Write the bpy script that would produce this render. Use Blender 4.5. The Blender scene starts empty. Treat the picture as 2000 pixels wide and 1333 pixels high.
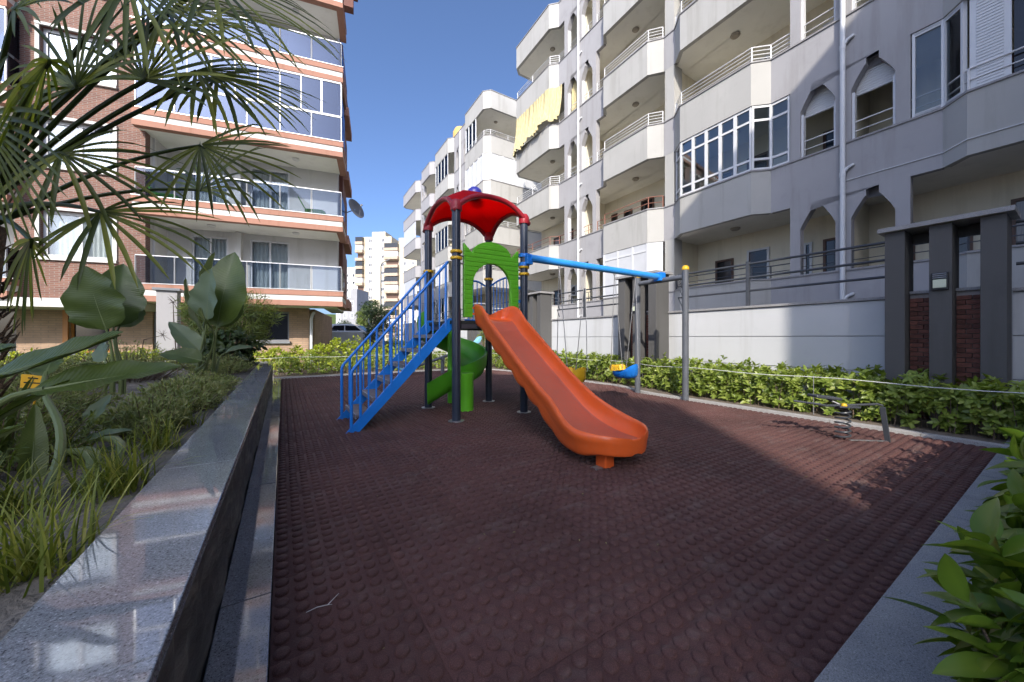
import bpy, bmesh, math, random
import numpy as np
from mathutils import Vector, Matrix, Euler
R = math.radians
random.seed(11); RNG = np.random.default_rng(11)
scene = bpy.context.scene
COL = scene.collection

# ------------------------------------------------------------------ camera, sky, sun, exposure
cam_d = bpy.data.cameras.new('camera'); cam = bpy.data.objects.new('camera', cam_d); COL.objects.link(cam)
cam.location = (0, 0, 1.1)
cam.rotation_euler = (R(90), 0, -math.atan(447/710))
cam_d.sensor_width = 36; cam_d.lens = 12.78; cam_d.shift_y = -0.00325
cam_d.clip_start = 0.03; cam_d.clip_end = 2000
scene.camera = cam
SUN_EL = R(33)
SUN_AZ = math.atan2(-0.62, -0.79)              # azimuth from +Y towards +X, direction TO the sun
world = bpy.data.worlds.new('World'); scene.world = world; world.use_nodes = True
wn = world.node_tree; wn.nodes.clear()
sky_t = wn.nodes.new('ShaderNodeTexSky'); sky_t.sky_type = 'NISHITA'; sky_t.sun_disc = False
sky_t.sun_elevation = SUN_EL; sky_t.sun_rotation = SUN_AZ
sky_t.altitude = 30; sky_t.air_density = 0.62; sky_t.dust_density = 3.4; sky_t.ozone_density = 5.6
bg = wn.nodes.new('ShaderNodeBackground'); bg.inputs['Strength'].default_value = 0.15
wo = wn.nodes.new('ShaderNodeOutputWorld')
wn.links.new(sky_t.outputs[0], bg.inputs[0]); wn.links.new(bg.outputs[0], wo.inputs[0])
sd = bpy.data.lights.new('sun', 'SUN'); sd.energy = 2.55; sd.angle = R(0.53); sd.color = (1.0, 0.93, 0.82)
sun = bpy.data.objects.new('sun', sd); COL.objects.link(sun)
_d = Vector((math.sin(SUN_AZ)*math.cos(SUN_EL), math.cos(SUN_AZ)*math.cos(SUN_EL), math.sin(SUN_EL)))
sun.rotation_euler = _d.to_track_quat('Z', 'Y').to_euler()
vs = scene.view_settings
vs.view_transform = 'Standard'; vs.look = 'None'; vs.exposure = 1.12; vs.gamma = 1; vs.use_curve_mapping = False
cy = scene.cycles
cy.max_bounces = 7; cy.diffuse_bounces = 4; cy.glossy_bounces = 3; cy.transmission_bounces = 5; cy.transparent_max_bounces = 12
cy.caustics_reflective = False; cy.caustics_refractive = False; cy.use_denoising = True

# ------------------------------------------------------------------ materials
MATS = {}
def nodes_of(name):
    m = bpy.data.materials.new(name); m.use_nodes = True
    nt = m.node_tree; return m, nt, nt.nodes['Principled BSDF']
def N(nt, t, **k):
    n = nt.nodes.new(t)
    for a, v in k.items():
        if a.startswith('_'): setattr(n, a[1:], v)
    return n
def noise(nt, scale, detail=4, rough=.55, coord='Object', vec=None, stretch=None):
    n = nt.nodes.new('ShaderNodeTexNoise'); n.inputs['Scale'].default_value = scale
    n.inputs['Detail'].default_value = detail; n.inputs['Roughness'].default_value = rough
    if coord == 'World':
        g = nt.nodes.new('ShaderNodeNewGeometry'); out = g.outputs['Position']
    else:
        tc = nt.nodes.new('ShaderNodeTexCoord'); out = tc.outputs[coord]
    if stretch:
        mp = nt.nodes.new('ShaderNodeMapping'); mp.inputs['Scale'].default_value = stretch
        nt.links.new(out, mp.inputs[0]); out = mp.outputs[0]
    nt.links.new(out, n.inputs['Vector'])
    return n
def ramp(nt, fac, stops):
    r = nt.nodes.new('ShaderNodeValToRGB'); e = r.color_ramp.elements
    while len(e) < len(stops): e.new(.5)
    for i, (p, c) in enumerate(stops):
        e[i].position = p; e[i].color = (*c, 1) if len(c) == 3 else c
    nt.links.new(fac, r.inputs[0]); return r
def bump(nt, h, strength, dist, bsdf):
    b = nt.nodes.new('ShaderNodeBump'); b.inputs['Strength'].default_value = strength; b.inputs['Distance'].default_value = dist
    nt.links.new(h, b.inputs['Height']); nt.links.new(b.outputs[0], bsdf.inputs['Normal']); return b
def shade(c, k): return tuple(min(1, x*k) for x in c)
def mat(name, col, rough=.5, var=.12, scale=3, bmp=0, bscale=60, bdist=.004, metal=0, spec=.5, coat=0, objvar=0, stretch=None, emit=0):
    if name in MATS: return MATS[name]
    m, nt, b = nodes_of(name)
    b.inputs['Roughness'].default_value = rough; b.inputs['Metallic'].default_value = metal
    b.inputs['Specular IOR Level'].default_value = spec; b.inputs['Coat Weight'].default_value = coat
    n = noise(nt, scale, 5, coord='World', stretch=stretch)
    r = ramp(nt, n.outputs[0], [(.3, shade(col, 1-var)), (.7, shade(col, 1+var))])
    out = r.outputs[0]
    if objvar:
        oi = nt.nodes.new('ShaderNodeObjectInfo')
        mx = nt.nodes.new('ShaderNodeMix'); mx.data_type = 'RGBA'; mx.blend_type = 'MULTIPLY'; mx.inputs[0].default_value = 1
        rr = ramp(nt, oi.outputs['Random'], [(0, (1-objvar,)*3), (1, (1+objvar,)*3)])
        nt.links.new(out, mx.inputs[6]); nt.links.new(rr.outputs[0], mx.inputs[7]); out = mx.outputs[2]
    nt.links.new(out, b.inputs['Base Color'])
    rv = nt.nodes.new('ShaderNodeMapRange'); rv.inputs[3].default_value = max(0.02, rough-.08); rv.inputs[4].default_value = min(1, rough+.1)
    n2 = noise(nt, scale*4, 3, coord='World'); nt.links.new(n2.outputs[0], rv.inputs[0]); nt.links.new(rv.outputs[0], b.inputs['Roughness'])
    if bmp:
        bn = noise(nt, bscale, 4, coord='World'); bump(nt, bn.outputs[0], bmp, bdist, b)
    MATS[name] = m; return m

def plaster(name, col, streak=.06):
    m, nt, b = nodes_of(name); b.inputs['Roughness'].default_value = .85; b.inputs['Specular IOR Level'].default_value = .25
    n1 = noise(nt, .55, 5, .6, coord='World'); n2 = noise(nt, 2.6, 6, .65, coord='World', stretch=(1, 1, .09)); n4 = noise(nt, 1.3, 7, .7, coord='World')
    r1 = ramp(nt, n1.outputs[0], [(.3, shade(col, .92)), (.7, shade(col, 1.05))])
    r2 = ramp(nt, n2.outputs[0], [(.34, (1-streak*2.2, 1-streak*2.3, 1-streak*2.6)), (.47, (1, 1, 1))])
    r4 = ramp(nt, n4.outputs[0], [(.30, (1-streak*1.4,)*3), (.42, (1, 1, 1)), (.64, (1, 1, 1)), (.74, (1+streak*.5,)*3)])
    prev = r1.outputs[0]
    for r in (r2, r4):
        mx = nt.nodes.new('ShaderNodeMix'); mx.data_type = 'RGBA'; mx.blend_type = 'MULTIPLY'; mx.inputs[0].default_value = 1
        nt.links.new(prev, mx.inputs[6]); nt.links.new(r.outputs[0], mx.inputs[7]); prev = mx.outputs[2]
    nt.links.new(prev, b.inputs['Base Color'])
    n3 = noise(nt, 70, 3, coord='World'); bump(nt, n3.outputs[0], .25, .004, b)
    MATS[name] = m; return m

def granite(name, base, rough, dark=(.03, .03, .035), light=(.5, .51, .53), scale=1.0):
    m, nt, b = nodes_of(name); b.inputs['Roughness'].default_value = rough
    n1 = noise(nt, 170*scale, 3, .6, 'World'); n2 = noise(nt, 420*scale, 2, .5, 'World'); n3 = noise(nt, 4, 4, .5, 'World')
    r1 = ramp(nt, n1.outputs[0], [(.30, dark), (.46, base), (.60, base), (.74, light)])
    r2 = ramp(nt, n2.outputs[0], [(.35, (.75,)*3), (.65, (1.2,)*3)])
    r3 = ramp(nt, n3.outputs[0], [(.3, (.88,)*3), (.7, (1.08,)*3)])
    mx = nt.nodes.new('ShaderNodeMix'); mx.data_type = 'RGBA'; mx.blend_type = 'MULTIPLY'; mx.inputs[0].default_value = 1
    my = nt.nodes.new('ShaderNodeMix'); my.data_type = 'RGBA'; my.blend_type = 'MULTIPLY'; my.inputs[0].default_value = 1
    nt.links.new(r1.outputs[0], mx.inputs[6]); nt.links.new(r2.outputs[0], mx.inputs[7])
    nt.links.new(mx.outputs[2], my.inputs[6]); nt.links.new(r3.outputs[0], my.inputs[7]); nt.links.new(my.outputs[2], b.inputs['Base Color'])
    rr = nt.nodes.new('ShaderNodeMapRange'); rr.inputs[1].default_value = .35; rr.inputs[2].default_value = .7; rr.inputs[3].default_value = rough*.7; rr.inputs[4].default_value = rough*2.2
    n4 = noise(nt, 6, 7, .7, 'World'); nt.links.new(n4.outputs[0], rr.inputs[0]); nt.links.new(rr.outputs[0], b.inputs['Roughness'])
    if rough > .25: bump(nt, n1.outputs[0], .25, .003, b)
    MATS[name] = m; return m

def brickmat(name, c1, c2, mortar, bw, bh, rotz=0, ms=.009):
    """real-size running-bond brick for far walls; axis along the wall, z up"""
    m, nt, b = nodes_of(name); b.inputs['Roughness'].default_value = .85
    g = nt.nodes.new('ShaderNodeNewGeometry')
    mp = nt.nodes.new('ShaderNodeMapping'); mp.inputs['Rotation'].default_value = (0, 0, rotz); nt.links.new(g.outputs['Position'], mp.inputs[0])
    sx = nt.nodes.new('ShaderNodeSeparateXYZ'); nt.links.new(mp.outputs[0], sx.inputs[0])
    ad = nt.nodes.new('ShaderNodeMath'); ad.operation = 'ADD'; nt.links.new(sx.outputs[0], ad.inputs[0]); nt.links.new(sx.outputs[1], ad.inputs[1])
    cx = nt.nodes.new('ShaderNodeCombineXYZ'); nt.links.new(ad.outputs[0], cx.inputs[0]); nt.links.new(sx.outputs[2], cx.inputs[1])
    t = nt.nodes.new('ShaderNodeTexBrick'); t.inputs['Scale'].default_value = 1
    t.inputs['Brick Width'].default_value = bw; t.inputs['Row Height'].default_value = bh; t.inputs['Mortar Size'].default_value = ms
    t.inputs['Color1'].default_value = (*c1, 1); t.inputs['Color2'].default_value = (*c2, 1); t.inputs['Mortar'].default_value = (*mortar, 1)
    t.inputs['Mortar Smooth'].default_value = .1; nt.links.new(cx.outputs[0], t.inputs['Vector'])
    n = noise(nt, 2.5, 5, coord='World'); r = ramp(nt, n.outputs[0], [(.3, (.82,)*3), (.7, (1.12,)*3)])
    mx = nt.nodes.new('ShaderNodeMix'); mx.data_type = 'RGBA'; mx.blend_type = 'MULTIPLY'; mx.inputs[0].default_value = 1
    nt.links.new(t.outputs[0], mx.inputs[6]); nt.links.new(r.outputs[0], mx.inputs[7]); nt.links.new(mx.outputs[2], b.inputs['Base Color'])
    bump(nt, t.outputs['Fac'], -.5, .01, b)
    MATS[name] = m; return m

def leafmat(name, c_dark, c_mid, c_light, transl=.3, rough=.38, tcol=None, vein=False):
    m, nt, b = nodes_of(name); b.inputs['Roughness'].default_value = rough; b.inputs['Specular IOR Level'].default_value = .45
    at = nt.nodes.new('ShaderNodeAttribute'); at.attribute_name = 'rnd'
    r = ramp(nt, at.outputs['Fac'], [(0, c_dark), (.55, c_mid), (1, c_light)])
    nt.links.new(r.outputs[0], b.inputs['Base Color'])
    if vein:
        va = nt.nodes.new('ShaderNodeAttribute'); va.attribute_name = 'vein'
        sn = nt.nodes.new('ShaderNodeMath'); sn.operation = 'SINE'; nt.links.new(va.outputs['Fac'], sn.inputs[0]); bump(nt, sn.outputs[0], .16, .004, b)
    tr = nt.nodes.new('ShaderNodeBsdfTranslucent')
    mx = nt.nodes.new('ShaderNodeMix'); mx.data_type = 'RGBA'; mx.blend_type = 'MULTIPLY'; mx.inputs[0].default_value = 1
    mx.inputs[7].default_value = (*(tcol or (1.5, 1.5, .5)), 1)
    nt.links.new(r.outputs[0], mx.inputs[6]); nt.links.new(mx.outputs[2], tr.inputs[0])
    ms = nt.nodes.new('ShaderNodeMixShader'); ms.inputs[0].default_value = transl
    nt.links.new(b.outputs[0], ms.inputs[1]); nt.links.new(tr.outputs[0], ms.inputs[2])
    nt.links.new(ms.outputs[0], nt.nodes['Material Output'].inputs[0])
    MATS[name] = m; return m

def glassmat(name, tint, refl=(.9, .9, .9), base=.08):
    m = bpy.data.materials.new(name); m.use_nodes = True; nt = m.node_tree; nt.nodes.clear()
    o = nt.nodes.new('ShaderNodeOutputMaterial'); t = nt.nodes.new('ShaderNodeBsdfTransparent'); t.inputs[0].default_value = (*tint, 1)
    g = nt.nodes.new('ShaderNodeBsdfGlossy'); g.inputs['Roughness'].default_value = .02; g.inputs[0].default_value = (*refl, 1)
    f = nt.nodes.new('ShaderNodeFresnel'); f.inputs[0].default_value = 1.5
    ad = nt.nodes.new('ShaderNodeMath'); ad.operation = 'ADD'; ad.use_clamp = True; ad.inputs[1].default_value = base
    nt.links.new(f.outputs[0], ad.inputs[0])
    ms = nt.nodes.new('ShaderNodeMixShader'); nt.links.new(ad.outputs[0], ms.inputs[0]); nt.links.new(t.outputs[0], ms.inputs[1]); nt.links.new(g.outputs[0], ms.inputs[2])
    nt.links.new(ms.outputs[0], o.inputs[0]); MATS[name] = m; return m

def plastic(name, col, rough=.32, transl=0, scuff=.12):
    m, nt, b = nodes_of(name); b.inputs['Specular IOR Level'].default_value = .5
    n1 = noise(nt, 2.2, 4, coord='World'); n2 = noise(nt, 30, 5, .65, 'World')
    r1 = ramp(nt, n1.outputs[0], [(.3, shade(col, .9)), (.7, shade(col, 1.08))])
    grey = tuple(.75*c+.06 for c in col)
    mx = nt.nodes.new('ShaderNodeMix'); mx.data_type = 'RGBA'
    r2 = ramp(nt, n2.outputs[0], [(.52, (0, 0, 0)), (.72, (scuff*3,)*3)])
    nt.links.new(r2.outputs[0], mx.inputs[0]); nt.links.new(r1.outputs[0], mx.inputs[6]); mx.inputs[7].default_value = (*grey, 1)
    nt.links.new(mx.outputs[2], b.inputs['Base Color'])
    rr = nt.nodes.new('ShaderNodeMapRange'); rr.inputs[3].default_value = rough-.06; rr.inputs[4].default_value = rough+.16
    nt.links.new(n2.outputs[0], rr.inputs[0]); nt.links.new(rr.outputs[0], b.inputs['Roughness'])
    n3 = noise(nt, 14, 2, coord='World'); bump(nt, n3.outputs[0], .06, .004, b)
    if transl:
        tr = nt.nodes.new('ShaderNodeBsdfTranslucent'); tr.inputs[0].default_value = (*col, 1)
        ms = nt.nodes.new('ShaderNodeMixShader'); ms.inputs[0].default_value = transl
        nt.links.new(b.outputs[0], ms.inputs[1]); nt.links.new(tr.outputs[0], ms.inputs[2]); nt.links.new(ms.outputs[0], nt.nodes['Material Output'].inputs[0])
    MATS[name] = m; return m

# ------------------------------------------------------------------ mesh builder
ORG = {}
class MB:
    def __init__(s): s.v = []; s.f = []; s.m = []
    def add(s, vs, fs):
        k = len(s.v); s.v += [tuple(p) for p in vs]; s.f += [tuple(k+i for i in f) for f in fs]; return s
    def box(s, x0, x1, y0, y1, z0, z1):
        if x0 > x1: x0, x1 = x1, x0
        if y0 > y1: y0, y1 = y1, y0
        if z0 > z1: z0, z1 = z1, z0
        return s.add([(x0,y0,z0),(x1,y0,z0),(x1,y1,z0),(x0,y1,z0),(x0,y0,z1),(x1,y0,z1),(x1,y1,z1),(x0,y1,z1)],
                     [(0,3,2,1),(4,5,6,7),(0,1,5,4),(1,2,6,5),(2,3,7,6),(3,0,4,7)])
    def tbox(s, T, x0, x1, y0, y1, z0, z1):
        """box in a local frame T(x,y,z)->world"""
        b = MB().box(x0, x1, y0, y1, z0, z1); return s.add([T(*p) for p in b.v], b.f)
    def obox(s, c, size, rot):
        b = MB().box(-size[0]/2, size[0]/2, -size[1]/2, size[1]/2, -size[2]/2, size[2]/2)
        M_ = (rot if isinstance(rot, Matrix) else Euler(rot).to_matrix())
        return s.add([Vector(c) + M_ @ Vector(p) for p in b.v], b.f)
    def bar(s, a, b_, w, h, up=(0, 0, 1)):
        a = Vector(a); b_ = Vector(b_); d = (b_-a); L = d.length; d.normalize(); u = Vector(up)
        x = d.cross(u)
        if x.length < 1e-5: x = d.cross(Vector((0, 1, 0)))
        x.normalize(); u = x.cross(d)
        q = []
        for e in (a, b_):
            for i, j in ((-1,-1),(1,-1),(1,1),(-1,1)): q.append(e + x*(i*w/2) + u*(j*h/2))
        return s.add(q, [(0,1,2,3),(7,6,5,4),(0,4,5,1),(1,5,6,2),(2,6,7,3),(3,7,4,0)])
    def tube(s, pts, r, n=10, cap=True, closed=False):
        P = [Vector(p) for p in pts]; L = len(P); rs = r if hasattr(r, '__len__') else [r]*L
        k0 = len(s.v); prev = None; vs = []
        for i, p in enumerate(P):
            if closed: t = (P[(i+1) % L]-P[i-1])
            else: t = (P[min(i+1, L-1)]-P[max(i-1, 0)])
            t.normalize()
            if prev is None:
                x = t.cross(Vector((0, 0, 1)))
                if x.length < 1e-4: x = t.cross(Vector((0, 1, 0)))
            else: x = prev - t*prev.dot(t)
            x.normalize(); prev = x; y = t.cross(x)
            for j in range(n):
                a = 2*math.pi*j/n; vs.append(p + x*(math.cos(a)*rs[i]) + y*(math.sin(a)*rs[i]))
        fs = []
        for i in range(L if closed else L-1):
            i2 = (i+1) % L
            for j in range(n):
                fs.append((i*n+j, i*n+(j+1) % n, i2*n+(j+1) % n, i2*n+j))
        if cap and not closed:
            fs.append(tuple(range(n-1, -1, -1))); fs.append(tuple((L-1)*n+j for j in range(n)))
        return s.add(vs, fs)
    def cyl(s, c, r, z0, z1, n=16): return s.tube([(c[0], c[1], z0), (c[0], c[1], z1)], r, n)
    def prism(s, poly, T, d0, d1):
        """polygon (a,b) swept between depths d0,d1; T(a,b,d)->world"""
        n = len(poly); vs = [T(a, b, d0) for a, b in poly] + [T(a, b, d1) for a, b in poly]
        fs = [tuple(range(n-1, -1, -1)), tuple(range(n, 2*n))] + [(i, (i+1) % n, n+(i+1) % n, n+i) for i in range(n)]
        return s.add(vs, fs)
    def loft(s, rings, closed=True, cap=True):
        n = len(rings[0]); vs = [p for r in rings for p in r]; fs = []
        for i in range(len(rings)-1):
            for j in range(n if closed else n-1):
                fs.append((i*n+j, i*n+(j+1) % n, (i+1)*n+(j+1) % n, (i+1)*n+j))
        if closed and cap:
            fs.append(tuple(range(n-1, -1, -1))); fs.append(tuple((len(rings)-1)*n+j for j in range(n)))
        return s.add(vs, fs)
    def lathe(s, c, prof, n=16, axis=None):
        rings = []
        for r, z in prof: rings.append([Vector(c)+Vector((r*math.cos(2*math.pi*j/n), r*math.sin(2*math.pi*j/n), z)) for j in range(n)])
        return s.loft(rings)
    def mesh(s, name, org=(0, 0, 0)):
        me = bpy.data.meshes.new(name); o = Vector(org)
        me.from_pydata([tuple(Vector(p)-o) for p in s.v], [], s.f)
        bm = bmesh.new(); bm.from_mesh(me); bmesh.ops.recalc_face_normals(bm, faces=bm.faces); bm.to_mesh(me); bm.free()
        return me
    def build(s, name, m, parent=None, smooth=False, bevel=0, label=None, seg=2, ang=40):
        org = ORG.get(parent.name, (0, 0, 0)) if parent else (0, 0, 0)
        me = s.mesh(name, org)
        o = bpy.data.objects.new(name, me); COL.objects.link(o)
        mm = MATS[m] if isinstance(m, str) else m
        me.materials.append(mm)
        if parent: o.parent = parent; ORG[o.name] = org
        if smooth:
            me.polygons.foreach_set('use_smooth', [True]*len(me.polygons)); me.set_sharp_from_angle(angle=R(ang))
        if bevel:
            b = o.modifiers.new('bevel', 'BEVEL'); b.width = bevel; b.segments = seg; b.limit_method = 'ANGLE'; b.angle_limit = R(35)
        if label: o['label'] = label
        return o
def thing(name, label, cat, loc=(0, 0, 0), group=None):
    o = bpy.data.objects.new(name, None); COL.objects.link(o); o.location = loc; o.empty_display_size = .1
    o['label'] = label; o['category'] = cat
    if group: o['group'] = group
    ORG[o.name] = tuple(loc); return o
def tag(o, label, cat, group=None):
    o['label'] = label; o['category'] = cat
    if group: o['group'] = group
    return o
def struct(o): o['kind'] = 'structure'; return o
def copy_tree(o, parent=None):
    c = o.copy(); COL.objects.link(c); c.parent = parent
    ORG[c.name] = ORG.get(o.name, (0, 0, 0))
    for ch in list(o.children): copy_tree(ch, c)
    return c
def share(me, name, m, parent, loc=None, rot=None, scale=None):
    """another piece that shares mesh data (coordinates local to the parent's origin)"""
    o = bpy.data.objects.new(name, me); COL.objects.link(o); o.parent = parent
    if not me.materials: me.materials.append(MATS[m] if isinstance(m, str) else m)
    if loc is not None: o.location = loc
    if rot is not None: o.rotation_euler = rot
    if scale is not None: o.scale = scale
    return o
def ident(a, b, c): return (a, b, c)

# ------------------------------------------------------------------ leaves
def leaf_template(L=1.0, W=.4, fold=.12, curl=.15, nseg=4, tip=1.0):
    """pointed oval leaf along +Y, upper face +Z; 3 verts per row"""
    vs, fs = [], []
    for i in range(nseg+1):
        t = i/nseg
        w = W*.5*(math.sin(math.pi*min(1, t**.8*1.0)))**.8 if 0 < t < 1 else (.02 if t == 0 else 0.0)
        z = -curl*t*t; y = t*L
        vs += [(-w, y, z+fold*w*2), (0, y, z), (w, y, z+fold*w*2)]
    for i in range(nseg):
        a = i*3; fs += [(a, a+1, a+4, a+3), (a+1, a+2, a+5, a+4)]
    return np.array(vs, float), fs
def scatter(tmpl, pos, dirs, nrm, size, rnd):
    tv, tf = tmpl; n = len(pos)
    pos = np.asarray(pos, float); d = np.asarray(dirs, float); u = np.asarray(nrm, float)
    d /= np.linalg.norm(d, axis=1, keepdims=True)+1e-9
    x = np.cross(d, u); x /= np.linalg.norm(x, axis=1, keepdims=True)+1e-9
    z = np.cross(x, d)
    sz = np.asarray(size, float).reshape(n, 1, 1)
    V = pos[:, None, :] + sz*(tv[None, :, 0:1]*x[:, None, :] + tv[None, :, 1:2]*d[:, None, :] + tv[None, :, 2:3]*z[:, None, :])
    k = len(tv); V = V.reshape(-1, 3)
    F = np.array(tf, int)
    Fa = (F[None] + (np.arange(n)*k)[:, None, None]).reshape(-1, F.shape[1])
    rv = np.clip((np.asarray(rnd, float)[:, None]*.85+.16*(np.abs(tv[:, 0]) < 1e-6)[None, :]).ravel(), 0, 1)
    return V, Fa, rv
def np_mesh(name, V, F, rv, m, parent=None, smooth=True):
    org = ORG.get(parent.name, (0, 0, 0)) if parent else (0, 0, 0)
    V = V-np.array(org)[None]
    me = bpy.data.meshes.new(name); nv, nf, k = len(V), len(F), F.shape[1]
    me.vertices.add(nv); me.vertices.foreach_set('co', V.astype(np.float32).ravel())
    me.loops.add(nf*k); me.loops.foreach_set('vertex_index', F.astype(np.int32).ravel())
    me.polygons.add(nf); me.polygons.foreach_set('loop_start', np.arange(0, nf*k, k, dtype=np.int32))
    me.polygons.foreach_set('loop_total', np.full(nf, k, np.int32))
    me.update(calc_edges=True); me.validate()
    at = me.attributes.new('rnd', 'FLOAT', 'POINT'); at.data.foreach_set('value', rv.astype(np.float32))
    if smooth: me.polygons.foreach_set('use_smooth', [True]*nf)
    me.materials.append(MATS[m])
    o = bpy.data.objects.new(name, me); COL.objects.link(o)
    if parent: o.parent = parent; ORG[o.name] = org
    return o
def cat(parts):
    V, F, Rv, k = [], [], [], 0
    for v, f, r in parts:
        V.append(v); F.append(f+k); Rv.append(r); k += len(v)
    return np.concatenate(V), np.concatenate(F), np.concatenate(Rv)
def unit(v): return v/(np.linalg.norm(v, axis=-1, keepdims=True)+1e-9)
def rosettes(centres, axes, per, leafL, tmpl, tilt=(20, 75), jitter=.25, rng=RNG, rnd_bias=None):
    """whorls of leaves round twig tips"""
    n = len(centres); C = np.repeat(np.asarray(centres), per, 0); A = unit(np.repeat(np.asarray(axes, float), per, 0))
    k = len(C)
    ref = np.tile(np.array([[.31, .95, .05]]), (k, 1)); ux = unit(np.cross(A, ref)); uy = np.cross(A, ux)
    phi = np.tile(np.arange(per)*2.399, n) + np.repeat(rng.uniform(0, 6.28, n), per)
    ti = np.radians(rng.uniform(tilt[0], tilt[1], k))
    rad = ux*np.cos(phi)[:, None] + uy*np.sin(phi)[:, None]
    d = A*np.cos(ti)[:, None] + rad*np.sin(ti)[:, None]
    nr = A*np.sin(ti)[:, None] - rad*np.cos(ti)[:, None] + rng.normal(0, jitter, (k, 3))
    off = A*rng.uniform(-.6, .2, k)[:, None]*leafL
    sz = leafL*rng.uniform(.65, 1.2, k)
    rn = np.clip(np.repeat(rng.uniform(.1, .9, n), per)*.7 + rng.uniform(0, .3, k), 0, 1)
    if rnd_bias is not None: rn = np.clip(rn*.6 + np.repeat(rnd_bias, per)*.4, 0, 1)
    return scatter(tmpl, C+off, d, nr, sz, rn)
# ------------------------------------------------------------------ material list
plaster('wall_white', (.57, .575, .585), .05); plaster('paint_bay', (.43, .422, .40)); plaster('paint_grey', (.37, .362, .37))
plaster('paint_cream', (.78, .72, .57), .05); plaster('soffit', (.85, .83, .76), .03); plaster('white_render', (.62, .61, .585), .06)
plaster('far_cream', (.54, .48, .365), .08); plaster('far_white', (.50, .52, .55), .06); plaster('far_balcony', (.44, .35, .27), .1); plaster('far_grey', (.30, .30, .31), .1)
plaster('terracotta', (.36, .19, .138), .08); plaster('pillar_paint', (.105, .103, .102), .05)
granite('granite_polished', (.27, .28, .29), .035, (.05, .05, .055), (.62, .63, .65)); granite('granite_kerb', (.25, .255, .27), .05); granite('granite_rough', (.27, .285, .30), .6, (.09, .095, .10), (.5, .51, .53))
granite('stone_coping', (.32, .31, .31), .55); granite('stone_kerb_light', (.42, .40, .38), .7)
LB_ROT = math.atan2(.2015, -.979)
brickmat('brick_red', (.22, .098, .068), (.15, .064, .048), (.22, .185, .155), .18, .062, rotz=0)
brickmat('brick_beige', (.42, .28, .19), (.36, .24, .165), (.30, .22, .16), .3, .085, rotz=0, ms=.012)
mat('brick_piece', (.16, .058, .040), .8, .25, 14, .4, 120, .003, objvar=.35)
mat('mortar', (.33, .30, .28), .9, .1, 30)
mat('steel_dark', (.050, .055, .065), .38, .15, 4); mat('steel_post', (.030, .040, .062), .30, .12, 4, coat=.15)
mat('steel_grey', (.10, .108, .125), .4, .1, 5); mat('steel_blue', (.014, .21, .72), .33, .12, 4, coat=.1)
mat('steel_blue_light', (.035, .29, .78), .35, .12, 4); mat('galv', (.33, .33, .34), .42, .15, 20, metal=.6)
mat('rail_white', (.72, .72, .72), .4, .05); mat('rail_brown', (.28, .12, .08), .5, .1); mat('rail_aluminium', (.62, .63, .65), .35, .05, metal=.5)
mat('pvc_white', (.66, .67, .68), .35, .03, 2); mat('panel_white', (.58, .59, .61), .5, .04, 2)
mat('frame_brown', (.10, .05, .03), .5, .15); mat('frame_grey', (.20, .21, .23), .45, .08); mat('frame_orange', (.42, .17, .035), .5, .15)
mat('pane_dark', (.012, .013, .016), .05, .2, 1, spec=.6); mat('pane_curtain', (.16, .13, .10), .08, .5, 7, spec=.6, stretch=(9, 9, .3)); mat('interior_dark', (.02, .018, .016), .8, .2)
mat('curtain_white', (.86, .87, .87), .9, .05, 6); mat('shutter', (.35, .31, .25), .6, .08, 2)
glassmat('glass_clear', (.92, .95, .95), (.8, .85, .9), .02); glassmat('glass_tint', (.62, .67, .74), (.26, .30, .37), .05); glassmat('glass_blue', (.36, .42, .54), (.30, .35, .47), .12)
mat('yellow_cloth', (.50, .43, .235), .9, .3, 9, stretch=(4, 4, .4))
plastic('plastic_orange', (.82, .135, .026), .28, scuff=.12); plastic('plastic_orange_bed', (.54, .115, .060), .40, scuff=.24)
plastic('plastic_green', (.125, .48, .020), .36, scuff=.14); plastic('plastic_green_slide', (.11, .45, .025), .34, transl=.2)
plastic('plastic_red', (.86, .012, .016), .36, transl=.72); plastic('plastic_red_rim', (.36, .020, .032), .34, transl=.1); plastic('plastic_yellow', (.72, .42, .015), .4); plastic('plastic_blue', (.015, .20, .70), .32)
plastic('plastic_navy', (.025, .03, .26), .35); plastic('plastic_pale_blue', (.22, .52, .68), .45)
mat('tread', (.17, .13, .11), .55, .3, 8, .5, 60); mat('deck', (.018, .026, .022), .6, .2, 6)
mat('soil', (.16, .125, .095), .95, .35, 5, 1, 40, .02); mat('planter_soil', (.20, .175, .145), .95, .3, 6, 1, 50, .02)
mat('paving', (.30, .28, .26), .85, .12, .8, .3, 20); mat('lawn_soil', (.06, .09, .025), .95, .3, 3)
mat('bark', (.14, .10, .07), .9, .3, 20, 1, 40, .01); mat('palm_fibre', (.13, .085, .05), .95, .4, 30, 1, 60, .02)
mat('rope', (.70, .70, .67), .7, .1, 30); mat('lamp_cream', (.62, .66, .50), .4, .05); mat('plastic_black', (.015, .015, .017), .4)
mat('ac_white', (.66, .65, .62), .5, .05); mat('roof_brown', (.13, .045, .03), .7, .1); mat('tag_yellow', (.80, .42, .01), .6, .05); mat('ink', (.02, .015, .01), .7)
mat('car_white', (.70, .71, .73), .2, .02, coat=.6); mat('tyre', (.015, .015, .015), .8); mat('asphalt', (.07, .07, .075), .9, .15, 2)
mat('tank_orange', (.62, .38, .12), .7, .15)
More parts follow.
